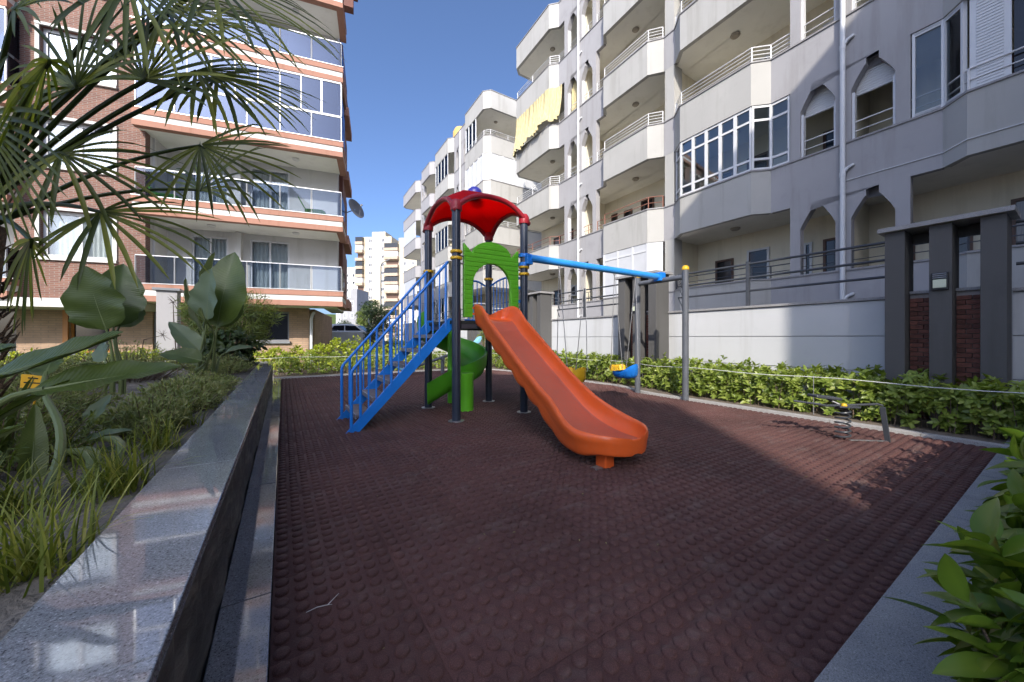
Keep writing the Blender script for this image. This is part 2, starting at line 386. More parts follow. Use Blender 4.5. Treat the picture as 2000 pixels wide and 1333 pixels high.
# rubber tiles: dark red crumb, dustier patches, each tile its own tone
def rubber():
    m, nt, b = nodes_of('rubber'); b.inputs['Specular IOR Level'].default_value = .3; b.inputs['Diffuse Roughness'].default_value = .8
    n1 = noise(nt, 260, 3, .7, 'World'); n2 = noise(nt, .9, 7, .62, 'World'); n3 = noise(nt, 38, 4, .6, 'World'); n5 = noise(nt, 3.2, 8, .7, 'World', stretch=(1, 2.2, 1))
    r1 = ramp(nt, n1.outputs[0], [(.25, (.036, .018, .018)), (.5, (.086, .040, .036)), (.78, (.165, .086, .077))])
    r2 = ramp(nt, n2.outputs[0], [(.30, (.72, .72, .74)), (.5, (1, 1, 1)), (.68, (1.25, 1.22, 1.2))])
    oi = nt.nodes.new('ShaderNodeObjectInfo'); r3 = ramp(nt, oi.outputs['Random'], [(0, (.95,)*3), (1, (1.05,)*3)])
    prev = r1.outputs[0]
    for r in (r2, r3):
        mx = nt.nodes.new('ShaderNodeMix'); mx.data_type = 'RGBA'; mx.blend_type = 'MULTIPLY'; mx.inputs[0].default_value = 1
        nt.links.new(prev, mx.inputs[6]); nt.links.new(r.outputs[0], mx.inputs[7]); prev = mx.outputs[2]
    dm = ramp(nt, n5.outputs[0], [(.52, (0, 0, 0)), (.78, (.55,)*3)])      # trodden-in dust
    mx = nt.nodes.new('ShaderNodeMix'); mx.data_type = 'RGBA'; mx.inputs[7].default_value = (.165, .135, .125, 1)
    nt.links.new(dm.outputs[0], mx.inputs[0]); nt.links.new(prev, mx.inputs[6]); nt.links.new(mx.outputs[2], b.inputs['Base Color'])
    rr = nt.nodes.new('ShaderNodeMapRange'); rr.inputs[3].default_value = .5; rr.inputs[4].default_value = .85
    nt.links.new(n3.outputs[0], rr.inputs[0]); nt.links.new(rr.outputs[0], b.inputs['Roughness'])
    bump(nt, n1.outputs[0], .6, .0025, b); MATS['rubber'] = m
rubber()
def rockmat():
    m, nt, b = nodes_of('rock_dark'); b.inputs['Roughness'].default_value = .7
    n1 = noise(nt, 9, 7, .7, 'World', stretch=(1, .25, 1)); n2 = noise(nt, 60, 4, .6, 'World')
    r = ramp(nt, n1.outputs[0], [(.3, (.028, .028, .028)), (.52, (.085, .083, .080)), (.72, (.22, .205, .185))])
    nt.links.new(r.outputs[0], b.inputs['Base Color']); bump(nt, n1.outputs[0], .9, .02, b); MATS['rock_dark'] = m
rockmat()
leafmat('leaf_hedge', (.07, .115, .02), (.22, .29, .05), (.48, .52, .15), .34)
leafmat('leaf_hedge_lime', (.10, .15, .015), (.29, .35, .025), (.50, .52, .06), .35)
leafmat('leaf_fore', (.040, .085, .012), (.105, .185, .022), (.27, .34, .045), .30, .30)
leafmat('leaf_palm', (.045, .068, .010), (.105, .135, .018), (.24, .26, .045), .36, .40)
leafmat('leaf_strelitzia', (.055, .085, .018), (.095, .135, .030), (.15, .19, .05), .22, .33, vein=True)
leafmat('leaf_strelitzia_grey', (.10, .145, .075), (.14, .19, .10), (.19, .24, .13), .2, .4, vein=True)
leafmat('stalk', (.16, .20, .07), (.26, .29, .11), (.36, .37, .17), .1, .45)
leafmat('grass_tuft', (.09, .13, .018), (.22, .26, .042), (.44, .42, .12), .35, .5)
leafmat('leaf_sage', (.10, .14, .035), (.22, .26, .08), (.38, .33, .17), .2, .6)
leafmat('leaf_fine', (.045, .08, .016), (.125, .17, .035), (.26, .29, .07), .3, .5)
leafmat('leaf_tree', (.018, .036, .012), (.045, .075, .022), (.09, .12, .04), .2, .5)
leafmat('leaf_lawn', (.06, .12, .02), (.13, .21, .035), (.24, .31, .07), .3, .6)
# ------------------------------------------------------------------ ground and beds
struct(MB().box(-300, 300, -120, 700, -.6, -.06).build('ground', 'paving'))
def sheet(name, poly, z0, z1, m, parent=None):
    return MB().prism(poly, ident, z0, z1).build(name, m, parent)
KERB = [(6.0, .20), (6.0, 2.6), (6.0, 4.55), (6.08, 4.95), (6.30, 5.4), (6.36, 5.8), (6.30, 6.4), (6.25, 7.6), (6.25, 9.2), (6.16, 10.2), (5.9, 11.0), (5.4, 11.45), (4.6, 11.55), (2.0, 11.55), (-.22, 11.55)]
def offset_path(P, d):
    out = []
    for i, p in enumerate(P):
        a = Vector(P[max(i-1, 0)]); b = Vector(P[min(i+1, len(P)-1)]); t = (b-a).normalized(); nrm = Vector((t.y, -t.x))
        out.append((p[0]+nrm.x*d, p[1]+nrm.y*d))
    return out
def dense(P, step):
    out = [P[0]]
    for a, b in zip(P, P[1:]):
        n = max(1, int(round(math.dist(a, b)/step)))
        for i in range(1, n+1): out.append((a[0]+(b[0]-a[0])*i/n, a[1]+(b[1]-a[1])*i/n))
    return out
kin = KERB; kout = offset_path(KERB, .11)
struct(sheet('planting_bed', kout + [(-.22, 14.2), (7.62, 14.2), (7.62, -1.0), (6.11, -1.0)], -.055, .022, 'soil'))
struct(sheet('hedge_bed', [(.35, -1.4), (6.0, -1.4), (6.0, .195), (.35, .195)], -.055, .022, 'soil'))
struct(sheet('garden_path', [(-14, 14.2), (7.62, 14.2), (7.62, 15.0), (-14, 15.0)], -.055, -.01, 'paving'))
struct(sheet('lawn', [(-14, 15.0), (7.62, 15.0), (7.62, 24.5), (-14, 24.5)], -.055, .01, 'lawn_soil'))

# rubber floor: 0.5 m interlocking tiles with moulded studs
floor_ = thing('playground_floor', 'dark red rubber playground floor of studded square tiles', 'floor', (-.04, .46, 0)); floor_['kind'] = 'structure'; del floor_['category']
def tile_mesh():
    b = MB(); T = .5; g = .0006; top = 0.0; e = .0012
    b.add([(g, g, -.05), (T-g, g, -.05), (T-g, T-g, -.05), (g, T-g, -.05), (g, g, top-e), (T-g, g, top-e), (T-g, T-g, top-e), (g, T-g, top-e),
           (g+e, g+e, top), (T-g-e, g+e, top), (T-g-e, T-g-e, top), (g+e, T-g-e, top)],
          [(0,1,5,4),(1,2,6,5),(2,3,7,6),(3,0,4,7),(4,5,9,8),(5,6,10,9),(6,7,11,10),(7,4,8,11),(8,9,10,11)])
    n = 7; p = T/n; rng = random.Random(3)
    for i in range(n):
        for j in range(n):
            cx = p*(i+.5); cy_ = p*(j+.5); k = 12; h = .0115+rng.uniform(-.0015, .0015); r = .0275+rng.uniform(-.0012, .0012)
            vs = []
            for rr, zz in ((r, -.001), (r*.95, h*.62), (r*.78, h)):
                vs += [(cx+rr*math.cos(2*math.pi*q/k), cy_+rr*math.sin(2*math.pi*q/k), zz) for q in range(k)]
            fs = []
            for a in range(2):
                fs += [(a*k+q, a*k+(q+1) % k, (a+1)*k+(q+1) % k, (a+1)*k+q) for q in range(k)]
            fs.append(tuple(2*k+q for q in range(k)))
            b.add(vs, fs)
    me = bpy.data.meshes.new('rubber_tile'); me.from_pydata(b.v, [], b.f)
    me.polygons.foreach_set('use_smooth', [True]*len(me.polygons)); me.set_sharp_from_angle(angle=R(50)); return me
tm = tile_mesh()
for i in range(13):
    for j in range(22):
        if i == 12 and j < 9: continue
        if i*.5-.04 > 5.3 and j > 20: continue
        share(tm, 'rubber_tile', 'rubber', floor_, (i*.5, j*.5, RNG.uniform(-.0004, .0004)), (0, 0, R(90)*int(RNG.integers(0, 4))*0))

# kerbs: each stone its own piece
def kerb_run(name, label, P, w, z0, z1, step, m, parent_kind='kerb'):
    root = thing(name, label, 'kerb', (P[0][0], P[0][1], 0)); D = dense(P, step); O = offset_path(D, w)
    for a, b, c, d in zip(D, D[1:], O[1:], O):
        ga = Vector((b[0]-a[0], b[1]-a[1])).normalized()*.002
        pr = [(a[0]+ga.x, a[1]+ga.y), (b[0]-ga.x, b[1]-ga.y), (c[0]-ga.x, c[1]-ga.y), (d[0]+ga.x, d[1]+ga.y)]
        MB().prism(pr, ident, z0, z1+random.uniform(-.001, .001)).build('kerb_stone', m, root, bevel=.003)
    return root
kerb_run('kerb', 'pale stone kerb curving between rubber floor and the long east and far hedges', KERB[1:] if False else KERB, .105, -.05, .034, .9, 'stone_kerb_light')
kerb_run('kerb', 'wide speckled grey granite kerb beside the glossy leaved hedge near the camera', [(-.2, .458), (7.0, .458)], .262, -.05, .030, 1.25, 'granite_rough')
kerb_run('kerb', 'polished granite kerb strip at the foot of the raised planter wall', [(-.212, .46), (-.212, 11.5)], .17, -.05, .026, 1.3, 'granite_kerb')

# raised planter
pl = thing('planter_wall', 'low raised planter wall of dark rough stone with polished granite top', 'planter', (-.33, 5, 0))
MB().box(-.43, -.235, -1.6, 10.70, -.05, .488).build('wall_core', 'rock_dark', pl)
b = MB(); ny, nz = 260, 10; vs = []
for i in range(ny+1):
    for k in range(nz+1):
        y = -1.6+12.3*i/ny; z = -.02+.506*k/nz
        q = math.sin(y*7.1+z*23)*.4+math.sin(y*17.3-z*31)*.3+random.gauss(0, .5)
        vs.append((-.222+.010*q*(1 if .03 < z < .47 else .3), y, z))
b.add(vs, [(i*(nz+1)+k, (i+1)*(nz+1)+k, (i+1)*(nz+1)+k+1, i*(nz+1)+k+1) for i in range(ny) for k in range(nz)])
b.build('rough_face', 'rock_dark', pl, smooth=True, ang=80)
MB().box(-4.2, -.235, 10.5, 10.70, -.05, .488).build('end_wall', 'rock_dark', pl)
y = -1.6
while y < 10.7:
    y2 = min(y+1.25, 10.72)
    MB().box(-.455, -.190, y+.0012, y2-.0012, .490, .525).build('cap_stone', 'granite_polished', pl, bevel=.003)
    y = y2
for x in (-1.6, -2.85, -4.1): MB().box(x+.001, min(x+1.249, -.4565), 10.46, 10.74, .490, .525).build('cap_stone', 'granite_polished', pl, bevel=.003)
def rough_sheet(name, x0, x1, y0, y1, z, amp, nx, ny, m):
    vs = [(x0+(x1-x0)*i/nx, y0+(y1-y0)*j/ny, z+random.gauss(0, amp)) for i in range(nx+1) for j in range(ny+1)]
    b = MB().add(vs, [(i*(ny+1)+j, (i+1)*(ny+1)+j, (i+1)*(ny+1)+j+1, i*(ny+1)+j+1) for i in range(nx) for j in range(ny)])
    return struct(b.build(name, m, smooth=True, ang=90))
rough_sheet('planter_soil', -4.3, -.42, -1.6, 10.6, .43, .012, 60, 160, 'planter_soil')
struct(MB().box(-4.4, -4.3, -1.6, 10.7, -.06, .46).build('planter_edge', 'granite_kerb'))

# ------------------------------------------------------------------ boundary wall, pillar groups, railings
WX = 7.45
def wall_section(y0, y1, label, struts=True, post=True):
    r = thing('boundary_wall', label, 'wall', (WX+.1, (y0+y1)/2, 0), 'white boundary wall sections')
    MB().box(WX+.015, WX+.2, y0, y1, -.05, 1.655).build('wall_core', 'paint_grey', r)
    for k in range(3):
        MB().box(WX, WX+.0145, y0+.002, y1-.002, .07+.53*k, .07+.53*k+.516).build('wall_panel', 'wall_white', r, bevel=.003)
    MB().box(WX-.035, WX+.24, y0, y1, 1.658, 1.70).build('coping', 'stone_coping', r, bevel=.004)
    e0, e1 = y0+.02, y1-(.17 if struts else .02)
    for z in (2.0, 2.25, 2.51): MB().tube([(WX+.1, e0, z), (WX+.1, e1, z)], .021, 10).build('rail', 'steel_dark', r, smooth=True)
    if struts:
        for z in (2.0, 2.25, 2.51): MB().tube([(WX+.1, e1, z), (WX+.1, e1-.11, z-.23)], .014, 8).build('strut', 'steel_dark', r, smooth=True)
    if post:
        n = max(1, int((y1-y0)/3.4))
        for i in range(n):
            yy = y0+(y1-y0)*(i+.55)/n
            MB().box(WX+.07, WX+.13, yy-.03, yy+.03, 1.7005, 2.56).build('rail_post', 'steel_dark', r, bevel=.004)
    return r
wall_section(-4.0, .495, 'white boundary wall piece south of the dark pillars, at the picture edge', False)
wall_section(1.505, 5.115, 'white panelled boundary wall with black rails between the two nearest dark pillar trios')
wall_section(6.205, 9.395, 'white panelled boundary wall with black rails behind the swings')
wall_section(10.455, 13.895, 'white panelled boundary wall seen behind the play tower posts')
wall_section(14.905, 22.0, 'farthest white boundary wall piece beyond the green spiral slide')
bm_ = MB().box(-.026, .026, -.105, .105, -.0255, .0255).mesh('brick')
def pillar_group(y0, y1, label, lamp_label=None, bricks=True):
    r = thing('pillar_screen', label, 'pillars', (7.2, (y0+y1)/2, 0), 'dark grey pillar trios in the boundary wall')
    L = y1-y0; w = L*.19; pit = (L-w)/2; org = Vector(ORG[r.name])
    for k in range(3):
        MB().box(7.0, 7.46, y0+pit*k, y0+pit*k+w, -.05, 2.53).build('pillar', 'pillar_paint', r, bevel=.004)
    MB().box(6.93, 7.53, y0-.06, y1+.06, 2.5315, 2.59).build('cap_slab', 'stone_coping', r, bevel=.005)
    MB().box(7.40, 7.455, y0+w+.001, y1-w-.001, 2.40, 2.5305).build('lintel', 'pillar_paint', r)
    for k in range(2):
        a, c = y0+pit*k+w+.002, y0+pit*(k+1)-.002
        p_ = MB().box(7.265, 7.40, a, c, -.05, 1.69).build('brick_panel', 'mortar', r)
        MB().box(7.225, 7.42, a, c, 1.6905, 1.728).build('infill_cap', 'stone_coping', r, bevel=.003)
        rows = int(1.69/.0605)
        for q in range(rows):
            z = .031+q*.0605
            if not bricks and q % 1: continue
            span = c-a; half = span/2
            cuts = [a+.002, a+span*.62, c-.002] if q % 2 else [a+.002, a+span*.38, c-.002]
            for s0, s1 in zip(cuts, cuts[1:]):
                o = share(bm_, 'brick', 'brick_piece', p_, Vector((7.252+random.uniform(-.003, .003), (s0+s1)/2, z))-org, None, (1, (s1-s0-.008)/.21, 1))
    return r
pillar_group(.5, 1.5, 'nearest trio of tall dark grey pillars with brick infill and bulkhead lamp')
pillar_group(5.12, 6.2, 'sunlit trio of dark grey pillars with brick infill behind the swing seat')
pillar_group(9.4, 10.45, 'dark pillar trio partly hidden by the play tower arch panel')
pillar_group(13.9, 14.9, 'farthest dark pillar trio seen under the play tower deck')
def bulkhead(y, z, label):
    r = thing('wall_lamp', label, 'lamp', (7.0, y, z), 'bulkhead lamps on the pillars')
    MB().box(6.962, 6.9985, y-.072, y+.072, z-.11, z+.11).build('housing', 'plastic_black', r, bevel=.006)
    MB().box(6.945, 6.9615, y-.056, y+.056, z-.085, z+.02).build('diffuser', 'lamp_cream', r, bevel=.005)
    for k in range(3): MB().obox((6.951, y, z+.038+.024*k), (.024, .115, .010), (0, R(25), 0)).build('louvre', 'frame_grey', r)
bulkhead(1.0, 1.81, 'black louvred bulkhead lamp on the middle pillar nearest the camera')
bulkhead(5.66, 1.81, 'small cream bulkhead lamp on the sunlit middle pillar behind the swings')

# rope on slim stakes in front of the hedges
def rope(label, P, stakes):
    r = thing('rope_fence', label, 'rope', (*P[0], 0))
    D = dense(P, .4); pts = [(x, y, .545+.012*math.sin(i*1.3)) for i, (x, y) in enumerate(D)]
    MB().tube(pts, .005, 6).build('rope', 'rope', r, smooth=True)
    for x, y in stakes: MB().tube([(x, y, .02), (x, y, .57)], .005, 6).build('stake', 'galv', r, smooth=True)
rope('thin white rope strung on stakes along the hedge below the pillars', [(6.26, -.6), (6.26, 4.6), (6.6, 5.6)], [(6.26, 2.05)])
rope('thin white rope across the far hedge behind the planter end', [(-4, 11.85), (5.2, 11.85), (6.2, 11.2), (6.5, 9), (6.6, 5.6)], [(-2.4, 11.85), (-.1, 11.85), (2.4, 11.85)])
# ------------------------------------------------------------------ apartment blocks along the east side
SILL0, ST = 2.65, 2.95
def TF(u, v, z): return (11.05+.03*(u-3)-v, u, z)
def path_offset(P, d):
    """offset a plan path of (u,v) inwards (towards -v side / right-hand side of travel in +u)"""
    out = []
    for i, p in enumerate(P):
        a = Vector(P[max(i-1, 0)]); b_ = Vector(P[min(i+1, len(P)-1)]); t = (b_-a).normalized(); out.append((p[0]+t.y*d, p[1]-t.x*d))
    return out
def sub_path(P, u0, u1):
    out = []
    for a, b_ in zip(P, P[1:]):
        if b_[0] <= u0 or a[0] >= u1: continue
        def at(u): k = (u-a[0])/(b_[0]-a[0]) if b_[0] != a[0] else 0; return (u, a[1]+(b_[1]-a[1])*k)
        s = at(u0) if a[0] < u0 else a; e = at(u1) if b_[0] > u1 else b_
        if not out: out.append(s)
        out.append(e)
    return out
def band(T, P, z0, z1, th, name, m, parent):
    Q = path_offset(P, th); n = len(P); b = MB()
    for i in range(n-1):
        b.add([T(*P[i], z0), T(*P[i+1], z0), T(*Q[i+1], z0), T(*Q[i], z0), T(*P[i], z1), T(*P[i+1], z1), T(*Q[i+1], z1), T(*Q[i], z1)],
              [(0,3,2,1), (4,5,6,7), (0,1,5,4), (2,3,7,6)] + ([(3,0,4,7)] if i == 0 else []) + ([(1,2,6,5)] if i == n-2 else []))
    return b.build(name, m, parent)
def railing(T, P, z, h, nrails, m, parent, r=.016, posts=True, extra=1.1):
    Q = path_offset(P, .07); root = None
    for k in range(nrails):
        zz = z+h*(k+1)/nrails
        o = MB().tube([T(*p, zz) for p in Q], r if k == nrails-1 else r*.7, 6).build('rail' if k else 'railing', m, root or parent, smooth=True)
        if root is None: root = o
    if posts:
        D = []
        for a, c in zip(Q, Q[1:]):
            n = max(1, int(math.dist(a, c)/extra)); D += [(a[0]+(c[0]-a[0])*i/n, a[1]+(c[1]-a[1])*i/n) for i in range(n)]
        for p in D+[Q[-1]]: MB().tube([T(*p, z), T(*p, z+h)], r*1.1, 6).build('rail_post', m, root)
    return root
PANES = ['pane_dark', 'pane_dark', 'pane_curtain']
def window(T, u0, u1, z0, z1, v, parent, fm='pvc_white', pm='pane_dark', mull=1, door=False, fw=.06, name=None, curtain=False):
    """framed opening mounted on the wall plane v (outwards +v)"""
    b = MB(); d0, d1 = v+.002, v+.05
    b.tbox(T, u0, u0+fw, d0, d1, z0, z1); b.tbox(T, u1-fw, u1, d0, d1, z0, z1)
    b.tbox(T, u0+fw, u1-fw, d0, d1, z1-fw, z1); b.tbox(T, u0+fw, u1-fw, d0, d1, z0, z0+(fw if not door else .35))
    for k in range(1, mull+1):
        if mull and k <= mull:
            um = u0+(u1-u0)*k/(mull+1); b.tbox(T, um-fw*.45, um+fw*.45, d0, d1-.006, z0+fw, z1-fw)
    o = b.build(name or ('door' if door else 'window'), fm, parent)
    if pm == 'pane_dark' and parent.name.startswith('apartment_block'): pm = random.choice(PANES)
    MB().tbox(T, u0+fw*.5, u1-fw*.5, v+.003, v+.016, z0+fw*.5, z1-fw*.5).build('pane', pm, o)
    return o
def arch_wall(T, u0, u1, arches, z0, z1, th, m, parent):
    """wall from sill to the next band with pointed keyhole openings reaching down to the sill"""
    poly = [(u0, z0)]
    for a0, a1 in arches:
        c = (a0+a1)/2; w = (a1-a0)/2
        poly += [(a0, z0), (a0, z0+1.15), (c-w*.78, z0+1.32), (c-.14, z0+1.56), (c-.105, z0+1.60), (c-.105, z0+1.76), (c+.105, z0+1.76), (c+.105, z0+1.60), (c+.14, z0+1.56), (c+w*.78, z0+1.32), (a1, z0+1.15), (a1, z0)]
    poly += [(u1, z0), (u1, z1), (u0, z1)]
    return MB().prism(poly, lambda a, b_, d: T(a, d, b_), -th, 0).build('arched_wall', m, parent)
def ac_unit(T, u, v, z, label, s=1.0):
    r = thing('air_conditioner', label, 'air conditioner', T(u, v, z), 'air conditioner units on balconies')
    MB().tbox(T, u-.4*s, u+.4*s, v, v+.27, z, z+.55*s).build('casing', 'ac_white', r, bevel=.015)
    c = Vector(T(u-.1*s, v+.272, z+.27*s)); nx = (Vector(T(u, v+1, z))-Vector(T(u, v, z))).normalized()
    q = nx.to_track_quat('Z', 'Y').to_matrix()
    ring = [c+q @ Vector((math.cos(a)*.21*s, math.sin(a)*.21*s, 0)) for a in np.linspace(0, 2*math.pi, 20, endpoint=False)]
    b = MB(); b.add(ring+[c], [(i, (i+1) % 20, 20) for i in range(20)]); f = b.build('fan_opening', 'interior_dark', r)
    for k in range(3): MB().tube([p+(c-p)*(k*.32)+nx*.006 for p in ring], .008, 5, closed=True).build('guard_ring', 'frame_grey', f)
    for du in (-.28*s, .28*s): MB().tbox(T, u+du-.02, u+du+.02, v-.02, v+.27, z-.04, z).build('bracket', 'frame_grey', r)
    return r
def lamp_disc(T, u, v, z, parent):
    c = T(u, v, z); MB().lathe(c, [(.03, 0), (.13, -.005), (.14, -.03), (.10, -.075), (.02, -.085)], 14).build('ceiling_lamp', 'shutter', parent, smooth=True)

def block(label, path, piers, arch_walls, nfl, back_v, end_u, u_lo, u_hi, paint='paint_bay', roof=True, flush_paint='paint_grey', close=None):
    r = thing('apartment_block', label, 'building', TF((u_lo+u_hi)/2, -4, 0))
    uL, uR = path[0][0], path[-1][0]
    for k in range(nfl+1):
        z1 = SILL0+ST*k; z0 = z1-1.15 if k else -.05
        # split the band where the facade is flush (grey) or a projecting bay (off-white)
        seg = [path[0]]; 
        def flush(a, c): return abs(a[1]) < 1e-6 and abs(c[1]) < 1e-6
        cur = flush(path[0], path[1])
        for a, c in zip(path, path[1:]):
            f = flush(a, c)
            if f != cur:
                band(TF, seg, z0, z1, .14, 'parapet', flush_paint if cur else paint, r); seg = [a]; cur = f
            seg.append(c)
        band(TF, seg, z0, z1, .14, 'parapet', flush_paint if cur else paint, r)
        cp = [(p[0], p[1]) for p in path_offset(path, -.03)]
        band(TF, cp, z1+.001, z1+.04, .22, 'sill_coping', 'stone_coping', r)
        # floor slab (soffit of the balcony below)
        if k:
            inner = path_offset(path, .1415)
            poly = inner+(close if close is not None else [(max(uR, inner[-1][0]), back_v), (min(uL, inner[0][0]), back_v)])
            MB().prism(poly, lambda a, c, d: TF(a, c, d), z0+.004, z0+.17).build('floor_slab', 'soffit', r)
        if k < nfl:
            for (a, c) in piers: MB().tbox(TF, a, c, -.45, -.003, z1+.041, z1+1.8).build('pier', paint, r)
            for (a, c, ar) in arch_walls: arch_wall(TF, a, c, ar, z1+.041, z1+1.8, .22, flush_paint, r)
    ztop = SILL0+ST*nfl-.3
    MB().tbox(TF, u_lo, u_hi, back_v-.25, back_v, -.05, ztop).build('back_wall', 'paint_cream', r)
    MB().tbox(TF, u_lo, u_hi, -9, back_v-.26, ztop-.3, ztop).build('roof', 'stone_coping', r)
    for u in end_u: MB().tbox(TF, u-.1, u+.1, -9, back_v-.251, -.05, ztop-.301).build('end_wall', 'white_render', r)
    return r
P1 = [(-4.7, 0), (-4.3, .35), (-2.1, .35), (-1.7, 0), (-1.35, 0), (-.93, .35), (1.2, .35), (1.54, 0), (4.56, 0), (4.9, .35), (7.03, .35), (7.45, 0), (7.88, 0), (8.3, .35), (10.44, .35), (10.78, 0), (13.78, 0), (14.12, .35), (17.2, .35), (17.55, 0), (17.56, -1.6)]
A1 = [[2.2, 2.92], [3.2, 3.9]]; A2 = [[a+9.23, b_+9.23] for a, b_ in A1]
B1 = block('large pale grey apartment block with keyhole arches and bowed balconies behind the boundary wall', P1, [(-1.66, -1.37), (7.48, 7.84)], [(1.98, 4.12, A1), (11.21, 13.35, A2)], 5, -1.55, [-7.0, 17.3], -7.2, 17.4)
BV = -1.55
def zs(k): return SILL0+ST*k
# partition walls between flats and recess ends
for k in range(5):
    for u in (7.66, -1.52): MB().tbox(TF, u-.09, u+.09, BV+.001, -.46, zs(k)-.97, zs(k)+1.8).build('partition', 'paint_cream', B1)
    for u in (3.05, 12.28): MB().tbox(TF, u-.07, u+.07, BV+.001, -.225, zs(k)-.97, zs(k)+1.8).build('partition', 'paint_cream', B1)
# doors and windows on the balcony back wall
fr = {0: 'frame_brown', 1: 'frame_brown', 2: 'pvc_white', 3: 'frame_brown', 4: 'pvc_white'}
for k in range(5):
    f = zs(k)-.95; fm = fr[k]
    for base, sgn in ((7.66, -1), (7.66, 1), (-1.57, 1), (16.9, -1)):
        def U(a, c): return (base+sgn*a, base+sgn*c) if sgn > 0 else (base+sgn*c, base+sgn*a)
        fm2 = 'pvc_white' if (k == 0 and sgn < 0) else fm
        window(TF, *U(.75, 1.35), f+.55, f+2.05, BV, B1, 'frame_brown' if k in (0, 1, 3) else fm2, mull=0)
        window(TF, *U(1.78, 2.42), f+.05, f+2.2, BV, B1, fm2, mull=0, door=True)
        if k != 0 or sgn > 0: window(TF, *U(2.9, 3.35), f+.6, f+2.05, BV, B1, fm2, mull=0)
        else: window(TF, *U(3.3, 3.5), f+.4, f+2.1, BV, B1, fm2, mull=0)
        window(TF, *U(3.75, 4.1), f+.2, f+2.1, BV, B1, 'frame_brown' if k < 2 else fm2, mull=0)
        lamp_disc(TF, base+sgn*1.9, -.55, zs(k)+1.803, B1)
# railings by floor
def bay(u0, u1): return sub_path(P1, u0, u1)
bays = {'a': (-1.3, 2.0), 'b': (4.12, 7.46), 'c': (7.9, 11.2), 'd': (13.36, 17.5)}
for k in range(5):
    for key, (a, c) in bays.items():
        if (k, key) in ((1, 'b'), (0, 'c')): continue
        P = bay(a, c); wm = 'rail_brown' if k == 1 and key in 'cd' else ('steel_dark' if k == 0 else 'rail_white')
        railing(TF, P, zs(k)+.04, .42 if k else .34, 4 if k >= 2 else 2, wm, B1, extra=1.15)
    for a0, a1 in A1+A2:
        railing(TF, [(a0, -.03), (a1, -.03)], zs(k)+.04, .42, 2 if k < 3 else 3, 'rail_white' if k > 0 and a0 < 8 else ('rail_brown' if k == 1 else ('steel_dark' if k == 0 else 'rail_white')), B1, r=.014, extra=.36)
# white door and window linings at arches (inner reveals)
for k in range(1, 5):
    for a0, a1 in A1+A2:
        for u in (a0, a1-.05): MB().tbox(TF, u+.001, u+.049, -.20, -.06, zs(k)+.045, zs(k)+1.14).build('reveal_lining', 'pvc_white', B1)
for a0, a1 in A1:   # slatted shutter heads in the first floor arches
    s = MB().tbox(TF, a0+.02, a1-.02, -.30, -.27, zs(1)+1.12, zs(1)+1.79).build('shutter', 'pvc_white', B1)
    for q in range(12): MB().tbox(TF, a0+.02, a1-.02, -.269, -.255, zs(1)+1.13+q*.055, zs(1)+1.13+q*.055+.042).build('slat', 'pvc_white', s, bevel=.008)
# glazed white enclosure on the first floor bay
def glazing(P, z0, z1, splits, parent, pm='glass_clear', fm='pvc_white', transoms=(.30, .40), opened=()):
    Q = path_offset(P, .06); root = None; cnt = 0
    for (a, c), n in zip(zip(Q, Q[1:]), splits):
        for i in range(n):
            s = (a[0]+(c[0]-a[0])*i/n, a[1]+(c[1]-a[1])*i/n); e = (a[0]+(c[0]-a[0])*(i+1)/n, a[1]+(c[1]-a[1])*(i+1)/n)
            sv, ev = Vector(TF(*s, 0)), Vector(TF(*e, 0)); t = (ev-sv).normalized()
            b = MB(); w = .045
            for p in (sv+t*w/2, ev-t*w/2): b.bar((p.x, p.y, z0), (p.x, p.y, z1), .07, w, up=tuple(t))
            L = (ev-sv).length
            for zz in (z0+.035, z1-.035, z0+transoms[0], z1-transoms[1]):
                b.bar((sv.x+t.x*w, sv.y+t.y*w, zz), (ev.x-t.x*w, ev.y-t.y*w, zz), .06, .06)
            o = b.build('window', fm, parent); cnt += 1
            if cnt in opened: continue
            MB().bar((sv.x+t.x*w*.9, sv.y+t.y*w*.9, (z0+z1)/2), (ev.x-t.x*w*.9, ev.y-t.y*w*.9, (z0+z1)/2), .012, z1-z0-.1).build('pane', pm, o)
glazing(sub_path(P1, 4.14, 7.44), zs(1)+.041, zs(1)+1.797, [1, 1, 5, 1], B1)
# right-hand first floor bay: two casements, a slatted shutter leaf
Pr = sub_path(P1, 1.28, 1.96)
glazing(Pr[::1], zs(1)+.041, zs(1)+1.797, [1, 1, 1], B1, transoms=(.05, .06))
sh = MB().tbox(TF, .72, 1.18, .20, .26, zs(1)+.041, zs(1)+1.797).build('shutter', 'pvc_white', B1)
for q in range(30): MB().tbox(TF, .80, 1.10, .2605, .273, zs(1)+.08+q*.056, zs(1)+.08+q*.056+.04).build('slat', 'pvc_white', sh)
MB().tbox(TF, -.9, .70, .14, .18, zs(1)+.045, zs(1)+1.79).build('opening_shade', 'pane_dark', B1)  # dark sheet standing in for the shade inside the open bay
# ground floor: white boarded-in bay
Pw = sub_path(P1, 7.9, 10.77)
band(TF, path_offset(Pw, .02), zs(0)+.041, zs(0)+1.797, .06, 'infill_panel', 'panel_white', B1)
for u in (8.32, 8.98, 9.7, 10.42): MB().tbox(TF, u-.035, u+.035, .331, .352, zs(0)+.05, zs(0)+1.79).build('infill_mullion', 'pvc_white', B1)
MB().tbox(TF, 8.32, 10.42, .331, .348, zs(0)+1.5, zs(0)+1.56).build('infill_transom', 'pvc_white', B1)
